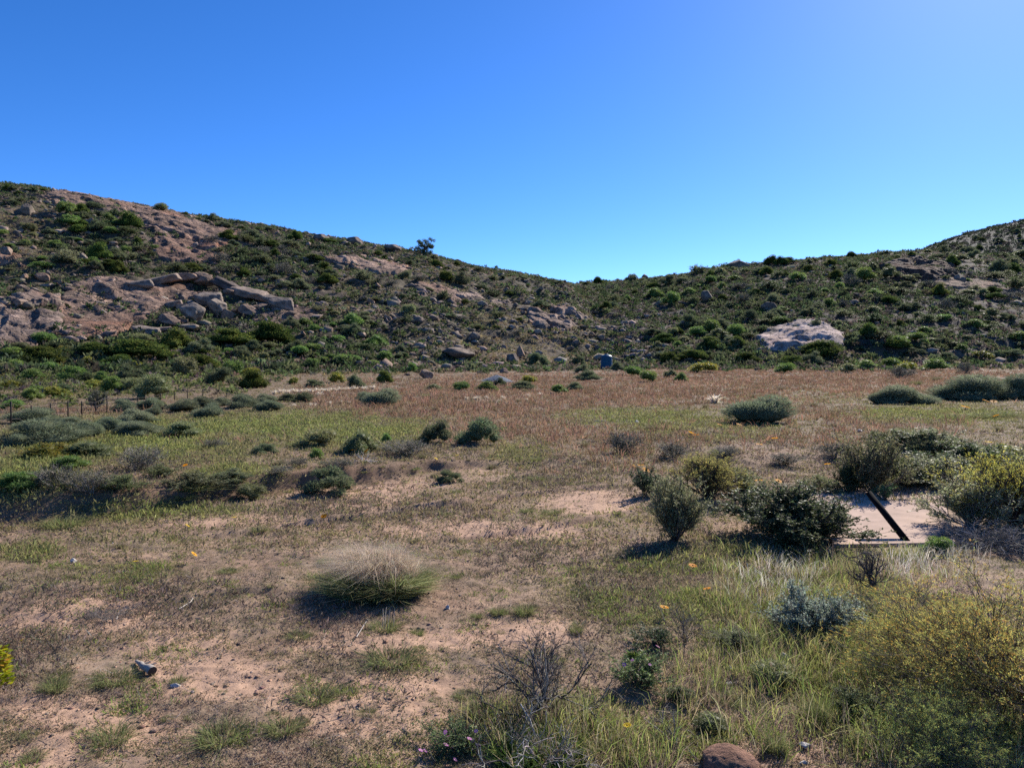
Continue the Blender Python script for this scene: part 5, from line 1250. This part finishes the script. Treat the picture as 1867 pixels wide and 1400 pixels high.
B.obj('trunk', M_wood, e)
G = Geo(); n = 4600; tips = np.concatenate([p2[:, -1], p1[:, -1]]); tips = tips[rt.random(len(tips)) < .75]; k = rt.integers(len(tips), size=n)
dd = unit(rt.normal(size=(n, 3))) * (rt.random((n, 1)) ** .4) * np.array([.7, .7, .5])
leaves(G, tips[k] + dd, rt.normal(size=(n, 3)), .34, .15, mixc([(.08, .105, .06), (.10, .13, .075), (.06, .085, .05)], n, rt), rt); G.obj('crown', M_dense, e)
tag(e, 'lone grey green tree standing on the skyline of the left hill', 'tree')
# small grey tree behind the fence
x, y, z = at(173, 748); e = bpy.data.objects.new('small_tree', None); COL.objects.link(e); e.location = (x, y, z); s = y / F
G, B = proto_shrub(rt, [(.12, .14, .09), (.15, .16, .11), (.09, .11, .07)], GWOOD, 7, 7, 6, 2600, .05, .028, (.05, .8), .6, .08, rad=.02)
ext = np.ptp(np.concatenate(B.V), axis=0)
for g, m, nm in ((G, M_leaf, 'crown'), (B, M_wood, 'trunk')):
    g.V = [v * np.array([38 * s / ext[0], 38 * s / ext[0], 42 * s / ext[2]]) for v in g.V]; g.obj(nm, m, e)
tag(e, 'small grey leaved tree standing just behind the wire fence', 'tree')

# ------------------------------------------------------------------ built things
def lathe(prof, seg=40):
    a = np.arange(seg) * 2 * PI / seg; V = np.array([[rr * math.cos(t), rr * math.sin(t), zz] for rr, zz in prof for t in a])
    n = len(prof); i = np.arange(n * seg).reshape(n, seg)
    q = np.stack([i[:-1], np.roll(i, -1, 1)[:-1], np.roll(i, -1, 1)[1:], i[1:]], -1).reshape(-1, 4); return V, q
x, y, z = at(1107, 673); s = y / F; e = bpy.data.objects.new('water_tank', None); COL.objects.link(e); e.location = (x, y + .8, float(gz(x, y + .8)[0]) - .05)
R, Ht = 10.6 * s, 23.5 * s
prof = [(0, 0), (R, 0), (R, .05)]
for i in range(9):
    z0 = .08 + i * (Ht - .1) / 9; dz = (Ht - .1) / 9
    prof += [(R, z0 + .02), (R * 1.0, z0 + dz * .72), (R * .965, z0 + dz * .8), (R * .965, z0 + dz * .95)]
prof += [(R, Ht), (R * .97, Ht + .06), (R * .62, Ht + .26), (R * .3, Ht + .36), (0, Ht + .38)]
V, q = lathe(prof); build('tank_body', V, q, M_tank, None, e, smoothf=False)
V, q = lathe([(0, Ht + .3), (R * .26, Ht + .3), (R * .26, Ht + .46), (R * .22, Ht + .5), (0, Ht + .5)], 24); build('lid', V, q, M_tank, None, e)
tag(e, 'dark green blue plastic water tank at the foot of the slope', 'water tank')

# gravel heap
x, y, z = at(906, 698); s = y / F; g_ = np.linspace(-1, 1, 60); GX, GY = np.meshgrid(g_, g_)
Rr = np.hypot(GX, GY * 1.15) * (1 + .12 * pn(np.arctan2(GY, GX) * 1.5, GX * 0, 7)); hh = np.where(Rr < 1, np.clip(1 - Rr, 0, 1) ** .8, -.05)
hh = hh + .06 * fbm(GX * 6, GY * 6, 3, 9) * (Rr < 1)
V = np.stack([GX * 33 * s, GY * 33 * s, hh * 15 * s], -1).reshape(-1, 3); i = np.arange(3600).reshape(60, 60)
V[:, 2] += gz(V[:, 0] + x, V[:, 1] + y + 1) - z - .02
q = np.stack([i[:-1, :-1], i[:-1, 1:], i[1:, 1:], i[1:, :-1]], -1).reshape(-1, 4); q = q[(Rr.reshape(-1)[q] < 1.02).any(1)]
tag(build('gravel_heap', V, q, M_gravel, np.tile((.20, .225, .26), (3600, 1)), None, None, True, (x, y + 1, z)), 'low heap of blue grey gravel at the far edge of the field', 'gravel heap')

# concrete slab and leaning post
def slab_pt(px_, py_): yy = r2y(py_); return np.array([(px_ - CX) / F * yy, yy])
cor = np.array([slab_pt(1470, 896), slab_pt(1716, 882), slab_pt(1742, 992), slab_pt(1520, 996)])
bm = bmesh.new(); tp = [bm.verts.new((c_[0], c_[1], .03)) for c_ in cor[::-1]]; fa = bm.faces.new(tp)
ex = bmesh.ops.extrude_face_region(bm, geom=[fa]); 
for v in [g for g in ex['geom'] if isinstance(g, bmesh.types.BMVert)]: v.co.z -= .14
bmesh.ops.recalc_face_normals(bm, faces=bm.faces); bmesh.ops.bevel(bm, geom=[e_ for e_ in bm.edges], offset=.012, segments=2, affect='EDGES')
me = bpy.data.meshes.new('concrete_slab'); bm.to_mesh(me); bm.free(); me.materials.append(M_conc); o = bpy.data.objects.new('concrete_slab', me); COL.objects.link(o)
tag(o, 'worn pinkish concrete slab between bushes on the right', 'slab')
p0 = Vector((6.23, 12.0, -.05)); p1 = Vector((5.96, 12.83, .63)); ax = p1 - p0
V, q = lathe([(0, 0), (.052, 0), (.052, ax.length * .5), (.050, ax.length), (.042, ax.length), (.041, ax.length - .06), (0, ax.length - .06)], 20)
o = build('leaning_post', V, q, M_black, None, None, smoothf=False, loc=p0); o.rotation_mode = 'QUATERNION'; o.rotation_quaternion = ax.to_track_quat('Z', 'Y')
tag(o, 'short black post leaning back over the concrete slab', 'post')

# mound at the bottom edge
V, Fq, C = boulder_mesh(41, 1, .9, (.20, .105, .07), .06, 5)
nz = np.array([mnoise.fractal(Vector(v * 14), 1, 2, 4) for v in V]); V = V * (1 + .02 * nz[:, None]); C = np.array((.23, .125, .085)) * (1 + .35 * np.clip(nz, -1, 1))[:, None] * np.ones((len(V), 3))
y = 5.55; x = (1327 - CX) / F * y; MV = V * np.array([.44, .42, .42]); mz = H - (1360 - HY) * y / F - MV[:, 2].max()
tag(build('earth_mound', MV, Fq, M_stone, C, None, None, True, (x, y, mz)), 'rounded reddish brown mound cut by the bottom edge', 'mound')

# driftwood
ya = float(ray([248], [1208])[0]); yb_ = float(ray([277], [1232])[0]); A = np.array([(248 - CX) / F * ya, ya, float(gz((248 - CX) / F * ya, ya)[0]) + .015]); Bq = np.array([(276 - CX) / F * yb_, yb_, float(gz((276 - CX) / F * yb_, yb_)[0]) + .05])
G = Geo(); t = np.linspace(0, 1, 9)[:, None]; pts = A * (1 - t) + Bq * t + rf.normal(size=(9, 3)) * .006 - A
tubes(G, pts[None], .010, .045, (.32, .28, .24), 9)
p, d = stems(pts[[3, 5, 6]], rf.normal(size=(3, 3)) * .5 + [.3, .2, .6], .09, 0, .2, rf, 4); tubes(G, p, .012, .006, (.30, .27, .24), 5)
G.add(np.concatenate([G.V[0][-9:], [pts[-1] + unit(Bq - A) * .01]]), np.tile((.06, .045, .035), (10, 1)), T=[[i, (i + 1) % 9, 9] for i in range(9)])
tag(G.obj('driftwood', M_wood, loc=A), 'short weathered log lying on the sand at lower left', 'log')
# loose sticks
for (pts_, lab) in [([(327, 1114), (348, 1104), (352, 1100)], 'thin pale stick lying on the ground right of the flat grey twigs'), ([(212, 1134), (218, 1122), (232, 1118)], 'curved pale stick among the flat grey twigs'), ([(650, 1166), (662, 1150), (668, 1144)], 'pale straw stick leaning beside the plant with dry stalks'), ([(1388, 692), (1400, 687), (1412, 688)], 'dark dead branch lying on the far red grass'), ([(1440, 681), (1446, 685), (1452, 688)], 'pale stick lying on the far red grass'), ([(1588, 798), (1595, 794), (1600, 790)], 'bleached white stick standing above the rounded olive bush')]:
    q = []
    for k, (a, b) in enumerate(pts_):
        xx, yy, zz = at(a, b); q.append((xx, yy, zz + .03 + .02 * k))
    q = np.array(q); G = Geo(); rad = .006 * max(1, q[0, 1] / 9); tubes(G, (q - q[0])[None], rad, rad * .6, (.45, .40, .35) if 'dark' not in lab else (.10, .08, .07), 5)
    tag(G.obj('stick', M_wood, loc=q[0]), lab, 'stick')
# dry pale stalks
x, y, z = at(706, 1150); G = Geo(); p, d = stems(np.array([[0, 0, 0], [.05, 0, 0], [.11, .02, 0], [.02, .03, 0.]]), np.array([[-.05, 0, 1], [.1, 0, 1], [.15, 0, 1], [0, .1, 1.]]), .24, 0, .06, rf, 5); tubes(G, p, .004, .003, (.5, .43, .33), 4)
tag(G.obj('dry_plant', M_wood, loc=(x - .05, y, z)), 'upright pale dry stalks in front of the big pink grass clump', 'stalks')
# pale stones
for (a, b, w, h, l) in [(133, 1026, 11, 7, 'small white stone on bare sand in the left foreground'), (205, 990, 7, 4, 'tiny white stone below the left bank'), (1428, 1204, 18, 12, 'pale round stone in the grass under the blue grey mat bush'), (1470, 1366, 22, 9, 'white flat scrap on dark litter at the bottom right'), (1466, 1394, 16, 6, 'small white scrap at the bottom edge'), (1375, 1218, 14, 8, 'white stone fragment in the tall grass'), (1302, 1246, 12, 7, 'white pebble among grass right of the pink flowered herb'), (1328, 1248, 12, 7, 'second white pebble among grass right of the pink flowered herb'), (1332, 1220, 10, 6, 'white sliver of stone above two white pebbles'), (816, 1110, 9, 6, 'whitish stone at the right foot of the pink grass clump'), (315, 1254, 20, 7, 'grey stone slab under the small bright green tuft'), (1095, 769, 18, 8, 'white patch of stones in the green strip of the field'), (1160, 772, 10, 6, 'whitish stone right of the white patch of stones'), (1568, 788, 12, 6, 'white stone near the bleached standing stick')]:
    o = boulder(a, b, w, h, int(rs.integers(9)), l, name='stone'); o['category'] = 'stone'; m2 = None
    me = o.data.copy(); me.materials.clear(); me.materials.append(M_stone); o.data = me
    ca = me.color_attributes['Col']; cc = np.tile(np.array([.62, .57, .52, 1], np.float32), len(me.vertices)); ca.data.foreach_set('color', cc)

# fence on the left
e = bpy.data.objects.new('wire_fence', None); COL.objects.link(e)
FP = [(-40, 784, 50), (20, 778, 46), (57, 772, 33), (92, 765, 30), (124, 761, 30), (149, 758, 27), (174, 756, 24), (195, 753, 31), (215, 746, 22), (234, 743, 18), (251, 740, 16), (272, 738, 15), (293, 734, 17), (318, 730, 15), (342, 726, 14), (370, 722, 14), (400, 718, 13)]
tops = []; base = None
for (a, b, h) in FP:
    xx, yy, zz = at(a, b); s = yy / F
    if base is None: base = Vector((xx, yy, zz)); e.location = base
    hh = h * s; V, q = lathe([(0, -.1), (.026, -.1), (.026, hh - .01), (.02, hh), (0, hh)], 8)
    o = build('post', V, q, M_iron, None, e, loc=Vector((xx, yy, zz)) - base); tops.append((Vector((xx, yy, zz)) - base, hh))
hs = .85 * np.median([t[1] for t in tops])
for fr in (.3, .62, .92):
    G = Geo(); q = np.array([[*(t[0][:2]), t[0][2] + min(t[1] * .97, fr * t[1])] for t in tops]); tubes(G, q[None], .006, .006, (.12, .10, .09), 4)
    G.obj('wire', M_wood, e)
tag(e, 'thin wire fence on dark posts along the left of the field', 'fence')
e = bpy.data.objects.new('stake_fence', None); COL.objects.link(e); base = None
for (a, b, h) in [(1688, 622, 12), (1740, 622, 14), (1786, 624, 14), (1830, 626, 14), (1862, 632, 20)]:
    xx, yy, zz = at(a, b); s = yy / F
    if base is None: base = Vector((xx, yy, zz)); e.location = base
    V, q = lathe([(0, -.2), (.06, -.2), (.06, h * s), (0, h * s)], 8); build('stake', V, q, M_iron, None, e, loc=Vector((xx, yy, zz)) - base)
tag(e, 'row of dark fence stakes at the far right above the grass edge', 'fence')

# each member of a group gets a label of its own: size class and order from the left
ONES = 'first second third fourth fifth sixth seventh eighth ninth tenth eleventh twelfth thirteenth fourteenth fifteenth sixteenth seventeenth eighteenth nineteenth twentieth'.split()
for (lab, grp), mem in REG.items():
    if len(mem) == 1: continue
    by = sorted(mem, key=lambda m: m[2]); k = len(by)
    parts_ = [('', by)] if k <= 6 else [('small ', by[:k // 3]), ('middling ', by[k // 3:2 * k // 3]), ('large ', by[2 * k // 3:])]
    for pre, ms in parts_:
        ms = sorted(ms, key=lambda m: m[1])
        for i, m in enumerate(ms):
            where = 'leftmost' if i == 0 else 'rightmost' if i == len(ms) - 1 else ONES[i] + ' from left' if i <= len(ms) // 2 or len(ms) - 1 - i > 19 else ONES[len(ms) - 1 - i] + ' from right'
            m[0]['label'] = f'{pre}{lab}, {where}'
            if len(m[0]['label'].split()) > 16: print('LONG', m[0]['label'])

# ------------------------------------------------------------------ light, sky, camera
EL, AZ = math.radians(33), math.radians(35)
sd = Vector((math.cos(EL) * math.sin(AZ), math.cos(EL) * math.cos(AZ), math.sin(EL)))
L = bpy.data.lights.new('sun', 'SUN'); L.energy = 5.0; L.angle = math.radians(.5); L.color = (1, .94, .84)
lo = bpy.data.objects.new('sun', L); COL.objects.link(lo); lo.rotation_euler = (-sd).to_track_quat('-Z', 'Y').to_euler()
W = bpy.data.worlds.new('World'); S.world = W; W.use_nodes = True; nt = W.node_tree
bg = nt.nodes['Background']; sk = nt.nodes.new('ShaderNodeTexSky'); sk.sky_type = 'NISHITA'; sk.sun_disc = False
sk.sun_elevation = EL; sk.sun_rotation = AZ; sk.altitude = 900; sk.air_density = .68; sk.dust_density = .3; sk.ozone_density = 5.0
hsn = nt.nodes.new('ShaderNodeHueSaturation'); hsn.inputs['Saturation'].default_value = 1.2; hsn.inputs['Hue'].default_value = .5
nt.links.new(sk.outputs[0], hsn.inputs['Color']); mxs = nt.nodes.new('ShaderNodeMix'); mxs.data_type = 'RGBA'; mxs.blend_type = 'MULTIPLY'; mxs.inputs[0].default_value = 1; mxs.inputs[7].default_value = (.75, .808, .97, 1)
nt.links.new(hsn.outputs[0], mxs.inputs[6]); nt.links.new(mxs.outputs[2], bg.inputs[0]); bg.inputs[1].default_value = .118
cd = bpy.data.cameras.new('camera'); cam = bpy.data.objects.new('camera', cd); COL.objects.link(cam); S.camera = cam
cd.sensor_fit = 'HORIZONTAL'; cd.sensor_width = 36; cd.lens = 36 * F / 1867; cd.clip_end = 5000; cd.clip_start = .05
cam.location = (0, 0, H); cam.rotation_euler = (PI / 2, 0, 0)
cd.shift_y = -(700 - HY) / 1867; cd.shift_x = 0
S.view_settings.view_transform = 'Standard'; S.view_settings.look = 'None'; S.view_settings.exposure = .82; S.view_settings.gamma = 1
S.cycles.use_denoising = False
S.cycles.max_bounces = 6; S.cycles.transparent_max_bounces = 4; S.cycles.diffuse_bounces = 3
